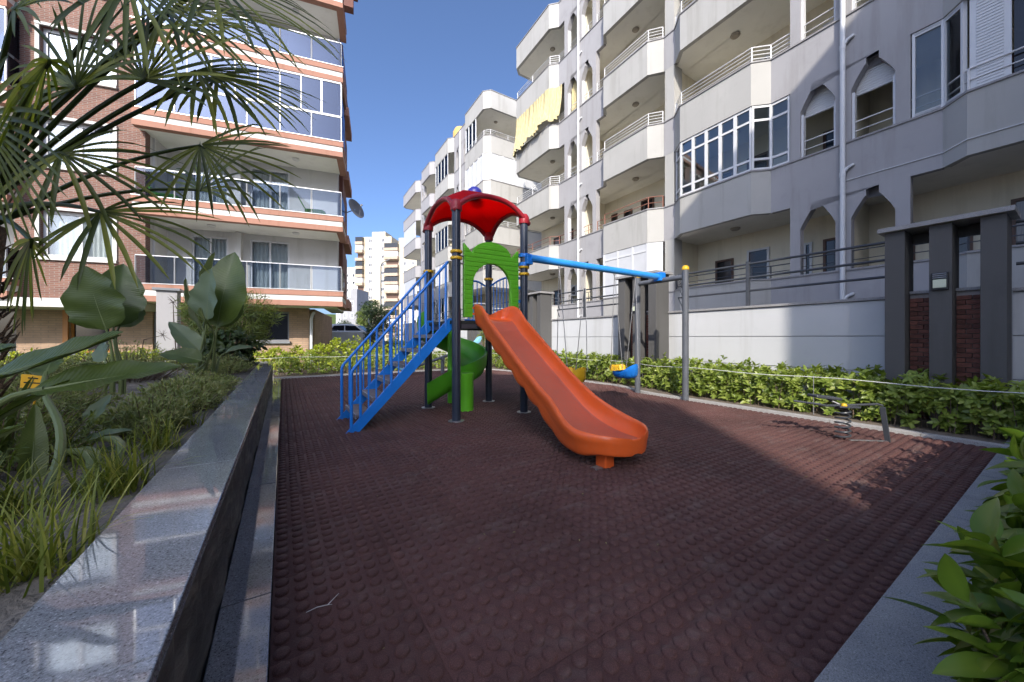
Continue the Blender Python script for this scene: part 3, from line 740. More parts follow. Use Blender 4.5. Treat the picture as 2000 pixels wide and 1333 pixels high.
# downpipes with branch elbows, conduit
for u in (3.05, 12.28):
    x, y, _ = TF(u, .07, 0); MB().tube([(x, y, 0), (x, y, 17.2)], .052, 12).build('downpipe', 'pvc_white', B1, smooth=True)
    for k in range(5):
        z = zs(k)-.55; MB().tube([(x, y, z-.16), (x-.0, y-.09, z-.04), (x+.02, y-.17, z), (x+.10, y-.17, z)], .035, 8).build('pipe_branch', 'pvc_white', B1, smooth=True)
        MB().cyl((x, y), .06, z-.22, z-.12, 12).build('pipe_collar', 'pvc_white', B1, smooth=True)
cp = [TF(*p, zs(1)-.86) for p in path_offset(sub_path(P1, -1.3, 3.0), -.015)]
MB().tube(cp, .011, 6).build('conduit', 'pvc_white', B1, smooth=True)
ac_unit(TF, 6.75, BV+.01, zs(1)+.2, 'air conditioner inside the white glazed balcony')
ac_unit(TF, 8.6, BV+.01, zs(3)-.2, 'air conditioner on the balcony one floor below the roof', .9)
ac_unit(TF, 14.2, BV+.01, zs(0)+.6, 'air conditioner on the ground floor balcony above the swing chains')
ac_unit(TF, 12.0, BV+.01, zs(4)+.2, 'air conditioner behind the topmost keyhole arch')
# yellow awning curtain hung over the third floor corner balcony
yc = thing('curtain', 'long yellow curtain hanging over a corner balcony of the arched block', 'curtain', TF(15.4, .4, zs(4)-1.15))
b = MB(); nU, nZ = 150, 10; vs = []
Pc = [(13.5, .03), (13.78, .05), (14.12, .42), (17.2, .42), (17.5, .1)]
Dn = dense(Pc, .028)
for i, p in enumerate(Dn):
    t = i/(len(Dn)-1)
    for j in range(nZ+1):
        s = j/nZ; w = (.02+.06*s)*math.sin(i*.62+2*math.sin(i*.11))+.03*s*math.sin(i*.17)
        drop = 1.98+.08*math.sin(i*.13)+.05*math.sin(i*.41)-.42*(1-t)
        vs.append(TF(p[0], p[1]+w+.18*s*s, zs(4)-1.16-drop*s))
b.add(vs, [(i*(nZ+1)+j, (i+1)*(nZ+1)+j, (i+1)*(nZ+1)+j+1, i*(nZ+1)+j+1) for i in range(len(Dn)-1) for j in range(nZ)])
b.build('cloth', 'yellow_cloth', yc, smooth=True, ang=120)
y2 = MB(); vs = []
for i in range(40):
    for j in range(6): vs.append(TF(12.45+.66*i/39, -.24+.03*math.sin(i*1.1), zs(3)+1.75-1.5*j/5))
y2.add(vs, [(i*6+j, (i+1)*6+j, (i+1)*6+j+1, i*6+j+1) for i in range(39) for j in range(5)])
tag(y2.build('curtain', 'yellow_cloth', smooth=True, ang=120), 'narrow yellow curtain filling one keyhole arch beside the downpipe', 'curtain')

# second block further along
P2 = [(21.0, -5.5), (21.0, .0), (21.4, .4), (24.4, .4), (24.8, 0), (27.6, 0), (28.0, .38), (31.2, .38), (31.6, 0), (31.9, 0)]
Q2 = [[25.0, 25.6], [26.6, 27.2]]
B2 = block('mid distance pale apartment block with white shuttered corner balcony and rooftop tank', P2, [], [(24.75, 27.55, Q2)], 5, -1.6, [31.8], 23.2, 31.9, close=[(31.9, -1.6), (23.2, -1.6), (23.2, -5.5)])
for k in range(5):
    MB().tbox(TF, 23.2, 23.45, -9, -1.86, zs(k)-.97, zs(k)+1.8).build('south_wall', 'paint_cream', B2)
    for (u0, u1) in ((24.6, 25.2), (26, 26.5), (28.4, 29), (29.5, 30.3)): window(TF, u0, u1, zs(k)-.7, zs(k)+1.2, -1.6, B2, 'pvc_white', mull=0)
    def T2(a, v, z): return TF(23.2-v, a, z)
    window(T2, -4.6, -3.7, zs(k)-.9, zs(k)+1.2, 0, B2, 'pvc_white', mull=1)
    railing(TF, [(21.0, -5.4), (21.0, .0), (21.4, .4), (24.4, .4)], zs(k)+.04, .36, 3, 'rail_white', B2, extra=1.2)
    lamp_disc(TF, 22.2, -1.0, zs(k)+1.803, B2)
    for a0, a1 in Q2: MB().tbox(TF, a0+.001, a0+.049, -.20, -.06, zs(k)+.045, zs(k)+1.14).build('reveal_lining', 'pvc_white', B2)
Pp = [(21.0, -4.5), (21.0, .0), (21.4, .4), (24.3, .4)]
band(TF, path_offset(Pp, .03), zs(3)+.041, zs(3)+1.797, .05, 'shutter_panel', 'panel_white', B2)
for a, c, n in ((Pp[0], Pp[1], 5), (Pp[2], Pp[3], 4)):
    for i in range(n+1):
        p = (a[0]+(c[0]-a[0])*i/n, a[1]+(c[1]-a[1])*i/n); x, y, _ = TF(*p, 0); MB().box(x-.035, x+.035, y-.035, y+.035, zs(3)+.05, zs(3)+1.79).build('shutter_mullion', 'pvc_white', B2)
glz = sub_path(P2, 21.4, 24.3)
MB().tbox(TF, 22.6, 24.3, .30, .34, zs(4)+.041, zs(4)+1.79).build('glazing_panel', 'glass_tint', B2)
for u in (22.6, 23.2, 23.8, 24.3): MB().tbox(TF, u-.04, u+.04, .341, .39, zs(4)+.041, zs(4)+1.79).build('glazing_mullion', 'pvc_white', B2)
for k in (0, 1, 2, 4):
    MB().tbox(TF, 28.1, 31.1, .28, .33, zs(k)+.041, zs(k)+1.79).build('glazing_panel', 'glass_tint' if k % 2 == 0 else 'panel_white', B2)
    for u in (28.1, 28.9, 29.7, 30.5, 31.1): MB().tbox(TF, u-.04, u+.04, .331, .37, zs(k)+.041, zs(k)+1.79).build('glazing_mullion', 'pvc_white', B2)
x, y, _ = TF(26.1, .07, 0); MB().tube([(x, y, 0), (x, y, 17.2)], .055, 8).build('downpipe', 'pvc_white', B2)
ac_unit(TF, 22.6, -2.3, zs(4)+.1, 'air conditioner on the top corner balcony of the second block', .95)
tk = thing('water_tank', 'orange rooftop water tank on the second pale block', 'tank', TF(28.3, -1.4, 17.1))
MB().lathe(TF(28.3, -.9, 17.1), [(.05, 0), (.62, 0), (.66, .12), (.66, 1.3), (.5, 1.6), (.2, 1.72), (.04, 1.72)], 18).build('tank_body', 'tank_orange', tk, smooth=True)
# third block, its shade put into the grey bay colour
P3 = [(32.3, -4.0), (32.3, .1), (32.7, .42), (35.2, .42), (35.5, 0), (37.0, 0), (37.4, .42), (42.4, .42), (42.8, 0), (42.8, -4)]
B3 = block('apartment block with shade put into its grey colour, farthest along the row of bowed balconies', P3, [], [(35.6, 36.9, [[36.0, 36.5]])], 5, -1.6, [42.6], 32.6, 42.7, paint='paint_grey', close=[])
for k in range(5):
    for (u0, u1) in ((33.2, 33.9), (34.3, 34.9), (38, 38.7), (39.4, 40.2), (41, 41.7)): window(TF, u0, u1, zs(k)-.7, zs(k)+1.2, -1.6, B3, 'pvc_white', mull=0)
    if k in (1, 3): MB().tbox(TF, 37.5, 42.3, .34, .38, zs(k)+.041, zs(k)+1.79).build('shutter_panel', 'panel_white', B3)
x, y, _ = TF(35.3, .2, 0); MB().cyl((TF(33.5, -1, 0)[0], 33.5), .3, 17.1, 18.3, 12).build('chimney', 'roof_brown', B3)
# ------------------------------------------------------------------ brick apartment block at the far end of the garden
LO = (2.03, 15.98); LA = (-.979, .2015); LN = (.2015, .979)
def TL(p, q, z): return (LO[0]+p*LA[0]+q*LN[0], LO[1]+p*LA[1]+q*LN[1], z)
def TLw(p, v, z): return TL(p, -v, z)          # window frame: v grows outwards
LBK = thing('brick_apartment_block', 'red brick apartment block with terracotta striped glass balconies behind the garden', 'building', TL(5, 4, 0))
FL = [2.95, 5.95, 8.95, 11.95, 14.95]
# brick body with real window openings
WIN = [(7.18, 9.02)]
def brick_front(z0, z1, p0, p1, holes, q0, q1, m, name):
    xs = sorted({p0, p1, *[h for a, b_ in holes for h in (a, b_)]})
    return xs
body = MB()
for i, f in enumerate(FL[:4]):
    a, c = f-.55 if i == 0 else FL[i]-.02, FL[i+1]-.02
    wz0, wz1 = f+.80, f+2.35
    body.tbox(TL, 6.36, 7.20, .45, .75, a, c); body.tbox(TL, 9.02, 9.62, .45, .75, a, c)
    body.tbox(TL, 7.20, 9.02, .45, .75, a, wz0); body.tbox(TL, 7.20, 9.02, .45, .75, wz1, c)
    window(TLw, 7.205, 9.015, wz0+.002, wz1-.002, -.62, LBK, 'pvc_white', 'glass_clear', mull=1, fw=.10)
    MB().tbox(TL, 7.1, 9.12, .36, .449, wz0-.10, wz0-.001).build('window_surround', 'white_render', LBK)
    MB().tbox(TL, 7.1, 9.12, .38, .449, wz1+.001, wz1+.09).build('window_surround', 'white_render', LBK)
    MB().tbox(TL, 7.1, 7.199, .40, .449, wz0, wz1).build('window_surround', 'white_render', LBK)
    MB().tbox(TL, 9.021, 9.12, .40, .449, wz0, wz1).build('window_surround', 'white_render', LBK)
    b = MB(); vs = []
    for k in range(90):
        for z in (wz0, wz1): vs.append(TL(7.22+1.78*k/89, .80+.035*math.sin(k*.9), z))
    b.add(vs, [(2*k, 2*k+2, 2*k+3, 2*k+1) for k in range(89)]); b.build('curtain', 'curtain_white', LBK, smooth=True, ang=120)
body.tbox(TL, 6.16, 6.36, .45, 1.75, FL[0]-.02, FL[4]) if False else None
body.build('brick_wall', 'brick_red', LBK)
MB().tbox(TL, 6.30, 9.9, .9, 9, FL[0]-.5, FL[4]).build('inner_core', 'white_render', LBK)
MB().tbox(TL, 6.36, 6.42, .7505, 1.749, FL[0], FL[4]-.02).build('recess_side', 'white_render', LBK)
MB().tbox(TL, 9.62, 14.0, 1.75, 9, FL[0]-.5, FL[4]).build('recess_wall', 'white_render', LBK)
# white back wall with openings for sliding doors
for i, f in enumerate(FL[:4]):
    a, c = f-.02, FL[i+1]-.02; doors = [(2.2, 3.62), (4.35, 5.55)]; dz = f+2.2
    bw = MB(); cuts = [.35, 2.2, 3.62, 4.35, 5.55, 6.359]
    for s0, s1 in ((.35, 2.2), (3.62, 4.35), (5.55, 6.359)): bw.tbox(TL, s0, s1, 1.75, 1.95, a, c)
    for s0, s1 in doors: bw.tbox(TL, s0, s1, 1.75, 1.95, dz, c)
    bw.build('balcony_wall', 'white_render', LBK)
    for s0, s1 in doors:
        window(TLw, s0+.002, s1-.002, f+.0, dz-.002, -1.84, LBK, 'pvc_white', 'glass_clear', mull=1, fw=.07, name='sliding_door')
        b = MB(); vs = []
        for k in range(80):
            for z in (f, dz): vs.append(TL(s0+(s1-s0)*k/79, 1.98+.03*math.sin(k*.75+i), z))
        b.add(vs, [(2*k, 2*k+2, 2*k+3, 2*k+1) for k in range(79)]); b.build('curtain', 'curtain_white', LBK, smooth=True, ang=120)
    MB().tbox(TL, .35, 6.35, 2.3, 2.4, a, c).build('room_wall', 'shutter', LBK)
    MB().tbox(TL, 3.85, 4.05, 1.45, 1.749, f, FL[i+1]-.62).build('wall_column', 'white_render', LBK)
# balcony slabs: terracotta / white / terracotta bands
for i, f in enumerate(FL):
    for (p0, p1, qf) in ((0.0, 6.5, 0.0), (9.45, 14.0, -.05)):
        MB().tbox(TL, p0+.05, p1, qf+.05, 1.749 if i else 1.749, f-.58, f-.01).build('balcony_slab', 'soffit', LBK)
        for (z0, z1, pr, m) in ((f-.20, f+.0, .06, 'terracotta'), (f-.40, f-.201, .03, 'white_render'), (f-.60, f-.401, .05, 'terracotta')):
            MB().tbox(TL, p0+.05-pr, p1+pr*.5, qf+.05-pr, qf+.25, z0, z1).build('balcony_band', m, LBK)
            MB().tbox(TL, p0+.05-pr, p0+.25, qf+.2501, 1.90, z0, z1).build('balcony_band', m, LBK)
        MB().tbox(TL, p0-.02, p1+.04, qf-.03, qf+.12, f+.001, f+.022).build('balcony_coping', 'rail_aluminium', LBK)
    if i < 4:
        for p in (1.8, 4.6): 
            c = TL(p, .85, FL[i+1]-.582); MB().lathe(c, [(.03, 0), (.13, -.005), (.14, -.03), (.10, -.07), (.02, -.08)], 14).build('ceiling_lamp', 'ac_white', LBK, smooth=True)
# glass balustrades, one glazed-in balcony
for i, f in enumerate(FL[:4]):
    glazed = i == 2
    for (p0, p1, qf) in ((0.06, 6.44, .05), (9.5, 13.9, 0.0)):
        n = 6; gm = 'glass_blue' if glazed or i == 3 else 'glass_tint'
        rl = MB().tbox(TL, p0, p1, qf-.025, qf+.025, f+.97, f+.995+(.055 if glazed else 0)).build('handrail', 'rail_white' if glazed else 'rail_aluminium', LBK)
        for k in range(n):
            a, c = p0+(p1-p0)*k/n, p0+(p1-p0)*(k+1)/n
            MB().tbox(TL, a+.03, c-.03, qf-.006, qf+.006, f+.04, f+.965).build('glass_panel', gm, rl)
        for k in range(n+1):
            a = p0+(p1-p0)*k/n; MB().tbox(TL, a-.013, a+.013, qf-.02, qf+.02, f+.022, f+.969).build('baluster', 'rail_aluminium' if glazed else 'frame_grey', rl)
        MB().tbox(TL, p0-.006, p0+.006, qf+.05, 1.70, f+.04, f+.965).build('glass_panel', gm, rl)
        if glazed:
            n = 9; top = FL[i+1]-.605
            hd = MB().tbox(TL, p0, p1, qf-.03, qf+.03, top-.07, top).build('glazing_head', 'rail_white', LBK)
            for k in range(n):
                a, c = p0+(p1-p0)*k/n, p0+(p1-p0)*(k+1)/n
                MB().tbox(TL, a+.022, c-.022, qf-.006, qf+.006, f+1.06, top-.075).build('glass_panel', 'glass_blue', hd)
            for k in range(n+1):
                a = p0+(p1-p0)*k/n; w = .035 if k == 1 else .02
                MB().tbox(TL, a-w, a+w, qf-.025, qf+.025, f+1.052, top-.071).build('glazing_mullion', 'rail_white', hd)
            MB().tbox(TL, p0-.006, p0+.006, qf+.05, 1.70, f+1.06, top-.02).build('glass_panel', 'glass_blue', hd)
# east side: brown clad return with sloping fins between floors
MB().tbox(TL, .34, .9, 1.951, 5.0, FL[0]-.58, FL[4]).build('side_wall', 'white_render', LBK)
for i, f in enumerate(FL[:4]):
    poly = [(2.3, f+.1), (4.7, f-.35), (5.0, f+.6), (5.0, f+2.2), (2.3, f+2.6)]
    MB().prism(poly, lambda a, b_, d: TL(d, a, b_), .18, .335).build('cladding_fin', 'roof_brown', LBK)
    MB().tbox(TL, -.05, .335, 2.6, 5.0, f-.45, f-.05).build('side_slab', 'terracotta', LBK)
MB().tbox(TL, .95, 6.2, 2.45, 9, FL[0], FL[4]).build('upper_body', 'white_render', LBK)
MB().tbox(TL, .35, 14, .3, 9.4, FL[4]+.03, FL[4]+.28).build('roof_eave', 'roof_brown', LBK)
MB().tbox(TL, -.40, -.06, -.3, .04, FL[4]-.72, FL[4]+.029).build('eave_board', 'roof_brown', LBK)
MB().tbox(TL, -.55, .345, -.28, .27, FL[4]+.03, FL[4]+.28).build('roof_eave', 'roof_brown', LBK)
# white ledge under the brick
MB().tbox(TL, 6.5605, 9.40, .02, 1.74, FL[0]-.86, FL[0]-.58).build('ledge', 'white_render', LBK)
MB().tbox(TL, 9.40, 14, .1, 1.74, FL[0]-.86, FL[0]-.62).build('ledge', 'white_render', LBK)
# ground storey: beige slip brick, dark shop-like windows
gz = 2.37; GW = [(2.21, 3.58, .95), (6.38, 6.74, .55), (7.97, 9.08, .55), (10.42, 13.0, .55)]
g = MB(); cuts = [1.48]+[x for a, c, _ in GW for x in (a, c)]+[14.0]
for s0, s1 in zip(cuts[::2], cuts[1::2]): g.tbox(TL, s0, s1, 1.75, 2.1, -.05, gz)
for a, c, s in GW: g.tbox(TL, a, c, 1.75, 2.1, -.05, s); g.tbox(TL, a, c, 1.75, 2.1, 2.2, gz)
g.build('ground_storey_wall', 'brick_beige', LBK)
MB().tbox(TL, 1.48, 14, 2.6, 9, -.05, gz-.01).build('ground_storey_core', 'interior_dark', LBK)
MB().tbox(TL, 1.30, 1.479, 2.101, 9, -.05, gz-.01).build('undercroft_wall', 'brick_beige', LBK)
for a, c, s in GW:
    window(TLw, a+.002, c-.002, s, 2.198, -1.9, LBK, 'frame_orange' if a == 7.97 else 'frame_grey', 'pane_dark', mull=0, fw=.07)
    MB().tbox(TL, a-.05, c+.05, 1.62, 1.749, s-.09, s-.001).build('window_sill', 'frame_grey', LBK)
MB().tbox(TL, 9.081, 9.22, 1.69, 1.749, .4, 2.3).build('wood_jamb', 'frame_orange', LBK)
px, py, _ = TL(1.36, 1.62, 0); MB().tube([(px, py, 0), (px, py, 1.9), (px+.05, py+.1, 2.1), (px+.12, py+.35, 2.2)], .06, 10).build('downpipe', 'pvc_white', LBK, smooth=True)
# satellite dish on the side wall
sx, sy, sz = TL(-.02, 2.2, 7.0)
dish = thing('satellite_dish', 'blue grey satellite dish on the side of the brick block', 'dish', (sx, sy, sz))
dv = Vector((.55, -.75, .35)).normalized(); Q = dv.to_track_quat('Z', 'Y').to_matrix()
rings = []
for k in range(6):
    r_ = .02+.42*k/5; rings.append([Vector((sx, sy, sz))+Vector((.3, -.1, 0))+Q @ Vector((r_*math.cos(a), r_*math.sin(a)*1.08, .55*r_*r_)) for a in np.linspace(0, 2*math.pi, 22, endpoint=False)])
MB().loft(rings, cap=False).build('reflector', 'steel_grey', dish, smooth=True)
c0 = Vector((sx+.3, sy-.1, sz)); MB().tube([c0-dv*.02, c0-dv*.2+Vector((-.2, .1, -.05)), Vector(TL(.33, 2.3, 6.9))], .025, 8).build('bracket', 'steel_grey', dish)
MB().tube([c0+Q @ Vector((0, -.44, .1)), c0+dv*.4], .012, 6).build('feed_arm', 'steel_grey', dish); MB().obox(c0+dv*.42, (.06, .06, .1), Q).build('receiver', 'ac_white', dish)
# pale freestanding pillar by the hedge; its greyer shaft colour stands in for shade
gp = thing('garden_pillar', 'pale square masonry pillar with dark cap behind the big leaves', 'pillar', (-2.75, 14.0, 0))
MB().box(-2.98, -2.54, 13.78, 14.22, -.05, 2.42).build('shaft', 'paint_grey', gp, bevel=.006); MB().box(-3.05, -2.47, 13.71, 14.29, 2.4205, 2.49).build('cap', 'frame_grey', gp, bevel=.006)

# balcony clutter: lime lounger and a folding chair
def lounger(p, q, z, label, col):
    r = thing('balcony_chair', label, 'chair', TL(p, q, z))
    def T_(a, b_, c): return TL(p+a, q+b_, z+c)
    b = MB()
    for s in (-.25, .25): b.tube([T_(-.5, s, .05), T_(-.3, s, .32), T_(.3, s, .30), T_(.55, s, .75)], .02, 6)
    b.build('frame', col, r, smooth=True)
    MB().add([T_(-.4, -.24, .30), T_(.3, -.24, .30), T_(.3, .24, .30), T_(-.4, .24, .30), T_(.55, -.24, .75), T_(.55, .24, .75)], [(0,1,2,3), (1,4,5,2)]).build('seat', col, r)
    for a in (-.3, .3): MB().tube([T_(a, -.25, .31), T_(a, -.25, 0)], .02, 6).build('leg', col, r); MB().tube([T_(a, .25, .31), T_(a, .25, 0)], .02, 6).build('leg', col, r)
lounger(5.9, .8, FL[1], 'lime green reclining chair on a striped balcony', 'plastic_green'); lounger(1.1, .7, FL[1], 'dark green folding chair at the corner of a striped balcony', 'plastic_green')

# ------------------------------------------------------------------ far buildings, street, trees
struct(MB().box(-4, 30, 27.0, 62, -.05, .62).build('car_park', 'asphalt'))
fw = tag(MB().box(1.55, 6.0, 26.2, 26.45, -.05, 1.5).build('street_wall', 'wall_white', bevel=.01), 'low white retaining wall below the parked cars', 'wall')
def at(x, y, d):      # picture column/row at distance d, only used to find real positions of far things
    t = (x-1000)/710; S_, C_ = math.sin(math.atan(447/710)), math.cos(math.atan(447/710))
    return (d*(S_+C_*t), d*(C_-S_*t), 1.1+(660-y)/710*d)
def far_tower(label, x0, x1, ytop, d, floors, wall, cols, depth=16, base=-4):
    cx, cy_, zt = at((x0+x1)/2, ytop, d); W = (x1-x0)/710*d
    r = thing('tower_block', label, 'building', (cx, cy_, 0)); yaw = -math.atan(447/710)-.10
    c, s = math.cos(yaw), math.sin(yaw)
    def T(a, b_, z): return (cx+a*c-b_*s, cy_+a*s+b_*c, z)
    def Tw(a, v, z): return T(a, -v, z)
    MB().tbox(T, -W/2, W/2, 0, depth, base, zt).build('wall', wall, r)
    MB().tbox(T, -W*.15, W*.25, 2, 8, zt, zt+2.4).build('roof_house', wall, r)
    H = 3.02
    for k in range(floors):
        z = zt-H*(k+1)
        for (f0, f1, kind) in cols:
            a, b_ = -W/2+W*f0, -W/2+W*f1
            if kind == 'w': window(Tw, a, b_, z+.9, z+2.3, 0, r, 'pvc_white', 'pane_dark', mull=1, fw=.16)
            else:
                MB().tbox(T, a, b_, -1.6, -.003, z, z+1.05).build('balcony', 'far_balcony', r)
                if k % 4 != 2: MB().tbox(T, a+.1, b_-.1, -1.45, -.004, z+1.052, z+2.75).build('balcony_glazing', 'panel_white' if (k+int(f0*9)) % 4 == 1 else 'pane_dark', r)
                else: MB().tbox(T, a+.3, b_-.3, -.05, -.004, z+1.052, z+2.75).build('balcony_recess', 'frame_brown', r)
    return r, T
tw, Tt = far_tower('tall cream tower block with rounded balconies in the gap between buildings', 697, 766, 463, 135, 11, 'far_cream', [(-.02, .2, 'b'), (.33, .43, 'w'), (.0, .0, 'w')][:2]+[(.70, .80, 'w')])
tw2, Tt2 = far_tower('cream tower wing with glazed balconies right of the tall cream tower', 752, 815, 475, 131, 11, 'far_cream', [(.0, .44, 'b'), (.58, .68, 'w'), (.82, .92, 'w')])
far_tower('white mid-rise block beside the tall cream tower', 655, 702, 532, 150, 9, 'far_white', [(.12, .26, 'w'), (.42, .56, 'w'), (.72, .9, 'w')])
far_tower('small grey house below the white mid-rise block', 664, 698, 582, 90, 4, 'far_grey', [(.2, .4, 'w'), (.6, .8, 'w')], 8)
far_tower('low cream block with balconies behind the blue stair rails', 796, 880, 560, 75, 5, 'far_white', [(.1, .3, 'w'), (.45, .85, 'b')], 12)
struct(MB().prism([(-260, 420), (-120, 400), (40, 430), (200, 420), (300, 470), (300, 520), (-260, 520)], ident, -4, 26).build('hill', 'lawn_soil'))
lx, ly, lz = at(744, 515, 48)
lp = thing('street_lamp', 'slender grey street lamp in front of the cream tower', 'lamp', (lx, ly, .6))
MB().tube([(lx, ly, .5), (lx, ly, lz-.4), (lx+.1, ly-.1, lz), (lx+.55, ly-.3, lz+.35)], [.11, .07, .06, .05], 8).build('pole', 'steel_grey', lp, smooth=True)
MB().obox((lx+.75, ly-.4, lz+.42), (.6, .28, .12), (0, R(-20), R(-25))).build('lamp_head', 'steel_grey', lp, bevel=.03)
def car(label, c, yaw, L=4.4, Wd=1.78, H=1.62):
    r = thing('parked_car', label, 'car', c, 'cars on the street beyond the wall'); cs, sn = math.cos(yaw), math.sin(yaw)
    def T(a, b_, z): return (c[0]+a*cs-b_*sn, c[1]+a*sn+b_*cs, c[2]+z)
    low = [(-2.15, .35), (-2.2, .62), (-2.1, .92), (-1.2, 1.0), (1.9, 1.02), (2.2, .9), (2.22, .4), (1.9, .28), (-1.9, .28)]
    MB().prism([(a*L/4.4, z) for a, z in low], lambda a, z, d: T(a, d, z), -Wd/2, Wd/2).build('body', 'car_white', r, bevel=.07, seg=3)
    top = [(-1.25, .985), (-.55, 1.5), (-.2, H), (1.3, H), (1.75, 1.45), (1.98, 1.0)]
    cab = MB().prism([(a*L/4.4, z) for a, z in top], lambda a, z, d: T(a, d, z), -Wd/2+.10, Wd/2-.10).build('cabin', 'car_white', r, bevel=.06, seg=3)
    for s in (-1, 1):
        w = Wd/2-.094; MB().prism([(-.95, 1.06), (-.48, 1.46), (.35, 1.50), (.35, 1.06)], lambda a, z, d: T(a, d, z), s*w-.006, s*w+.006).build('side_window', 'pane_dark', cab)
        MB().prism([(.43, 1.06), (.43, 1.50), (1.25, 1.48), (1.6, 1.06)], lambda a, z, d: T(a, d, z), s*w-.006, s*w+.006).build('side_window', 'pane_dark', cab)
        MB().obox(T(-2.13, s*.6, .74), (.12, .34, .14), (0, 0, yaw)).build('headlight', 'glass_tint', r)
        for a in (-1.35, 1.35):
            wl = MB().tube([T(a, s*(Wd/2-.2), .33), T(a, s*(Wd/2+.01), .33)], .33, 18).build('wheel', 'tyre', r, smooth=True)
            MB().tube([T(a, s*(Wd/2-.1), .33), T(a, s*(Wd/2+.02), .33)], .20, 14).build('rim', 'steel_grey', wl, smooth=True)
    MB().add([T(-1.215, -.68, 1.045), T(-1.215, .68, 1.045), T(-.615, .62, 1.495), T(-.615, -.62, 1.495)], [(0,1,2,3)]).build('windscreen', 'pane_dark', cab)
    MB().obox(T(-2.2, 0, .62), (.05, 1.0, .22), (0, 0, yaw)).build('grille', 'plastic_black', r)
    return r
X_, Y_, _ = at(646, 640, 31); car('white car with its front towards the garden, above the low wall', (X_, Y_, .62), R(75))
X_, Y_, _ = at(690, 640, 31); car('silvery white car seen side-on, above the low wall', (X_, Y_, .62), R(150))
X_, Y_, _ = at(622, 640, 33); car('white car mostly hidden under the brick block overhang', (X_, Y_, .62), R(80))
# leaf crowns
T_small = leaf_template(1, .45, .15, .2, 2)
def tree(name, label, c, h, rx, rz, n, leafL, m, trunk_h, lean=0, blobs=9):
    r = thing(name, label, 'tree', c)
    limbs = MB(); top = Vector((c[0]+lean, c[1], c[2]+trunk_h)); limbs.tube([c, (c[0]+lean*.5, c[1], c[2]+trunk_h*.6), top], [h*.03, h*.024, h*.018], 8)
    cen = []
    for k in range(blobs):
        a = k*2.4; rr = rx*.55*math.sqrt((k+.5)/blobs); zc = c[2]+trunk_h+rz*random.uniform(.1, 1.1)
        p = (c[0]+lean+rr*math.cos(a), c[1]+rr*math.sin(a), zc); cen.append(p); limbs.tube([top-Vector((0, 0, .2)), (top+Vector(p))/2+Vector((0, 0, .1)), p], [h*.014, h*.009, h*.004], 6)
    limbs.build('trunk', 'bark', r, smooth=True)
    C, A = [], []
    for k in range(n):
        q = cen[int(RNG.integers(len(cen)))]; v = unit(RNG.normal(size=3)); rad = RNG.uniform(.55, 1.0)
        C.append(np.array(q)+v*rad*np.array([rx*.48, rx*.48, rz*.42])); A.append(v+np.array([0, 0, .4]))
    V, F, rv = rosettes(np.array(C), np.array(A), 5, leafL, T_small, (25, 80))
    np_mesh('crown', V, F, rv, m, r); return r
X_, Y_, _ = at(737, 640, 40); tree('street_tree', 'dark round evergreen tree in front of the cream tower', (X_, Y_, .6), 5, 2.2, 2.4, 900, .22, 'leaf_tree', 1.2)
X_, Y_, _ = at(709, 640, 62); tree('street_tree', 'pale feathery tree left of the dark round evergreen', (X_, Y_, .6), 6, 1.7, 3.2, 500, .3, 'leaf_fine', 1.6)
X_, Y_, _ = at(680, 640, 70); tree('street_tree', 'dark shrub tree at the foot of the small grey house', (X_, Y_, .6), 5, 2.4, 2.0, 400, .3, 'leaf_tree', 1.0)
X_, Y_, _ = at(775, 640, 22); tree('garden_tree', 'sunlit lime green bush tree behind the blue stair balusters', (X_, Y_, 0), 2.2, .8, 1.1, 420, .10, 'leaf_hedge_lime', .35)
X_, Y_, _ = at(725, 650, 24); tree('garden_tree', 'dark bush tree beside the low white street wall', (X_, Y_, 0), 2.4, .75, 1.3, 420, .10, 'leaf_tree', .4)
X_, Y_, _ = at(945, 650, 14.5); tree('garden_tree', 'slim young shrub against the white wall behind the tower posts', (X_, Y_, 0), 1.6, .32, .8, 60, .09, 'leaf_fine', .5, blobs=5)
# ------------------------------------------------------------------ play structure
X0, X1, Y0, Y1 = 1.92, 2.99, 4.42, 5.50; DZ = 1.33
PS = thing('play_structure', 'play tower with red canopy, blue stairs, orange slide and blue swing beam', 'play structure', (2.45, 4.96, 0))
posts = {'P1': (X0, Y0), 'P4': (X1, Y0), 'P2': (X0, Y1), 'P3': (X1, Y1)}
for k, (x, y) in posts.items():
    o = MB().cyl((x, y), .057, -.02, 2.84, 24).build('post', 'steel_post', PS, smooth=True)
    MB().lathe((x, y, 0), [(.058, .008), (.105, .008), (.105, .016), (.058, .018)], 20).build('base_plate', 'galv', o, smooth=True)
    zc = {'P1': (2.14, 2.225), 'P4': (2.03, 2.13), 'P2': (2.13,), 'P3': (2.10,)}[k]
    for z in zc: MB().lathe((x, y, z), [(.0575, -.018), (.074, -.018), (.080, -.008), (.080, .008), (.074, .018), (.0575, .018)], 20).build('collar', 'plastic_yellow', o, smooth=True)
MB().box(X0-.04, X1+.04, Y0+.02, Y1-.02, DZ-.045, DZ).build('deck', 'deck', PS, bevel=.006)
for x in (X0-.01, X1-.05): MB().box(x, x+.06, Y0+.06, Y1-.06, DZ-.12, DZ-.0455).build('deck_beam', 'steel_dark', PS)
for y in (Y0-.01, Y1-.03): MB().box(X0+.07, X1-.07, y, y+.04, DZ-.11, DZ-.0455).build('deck_beam', 'steel_dark', PS)
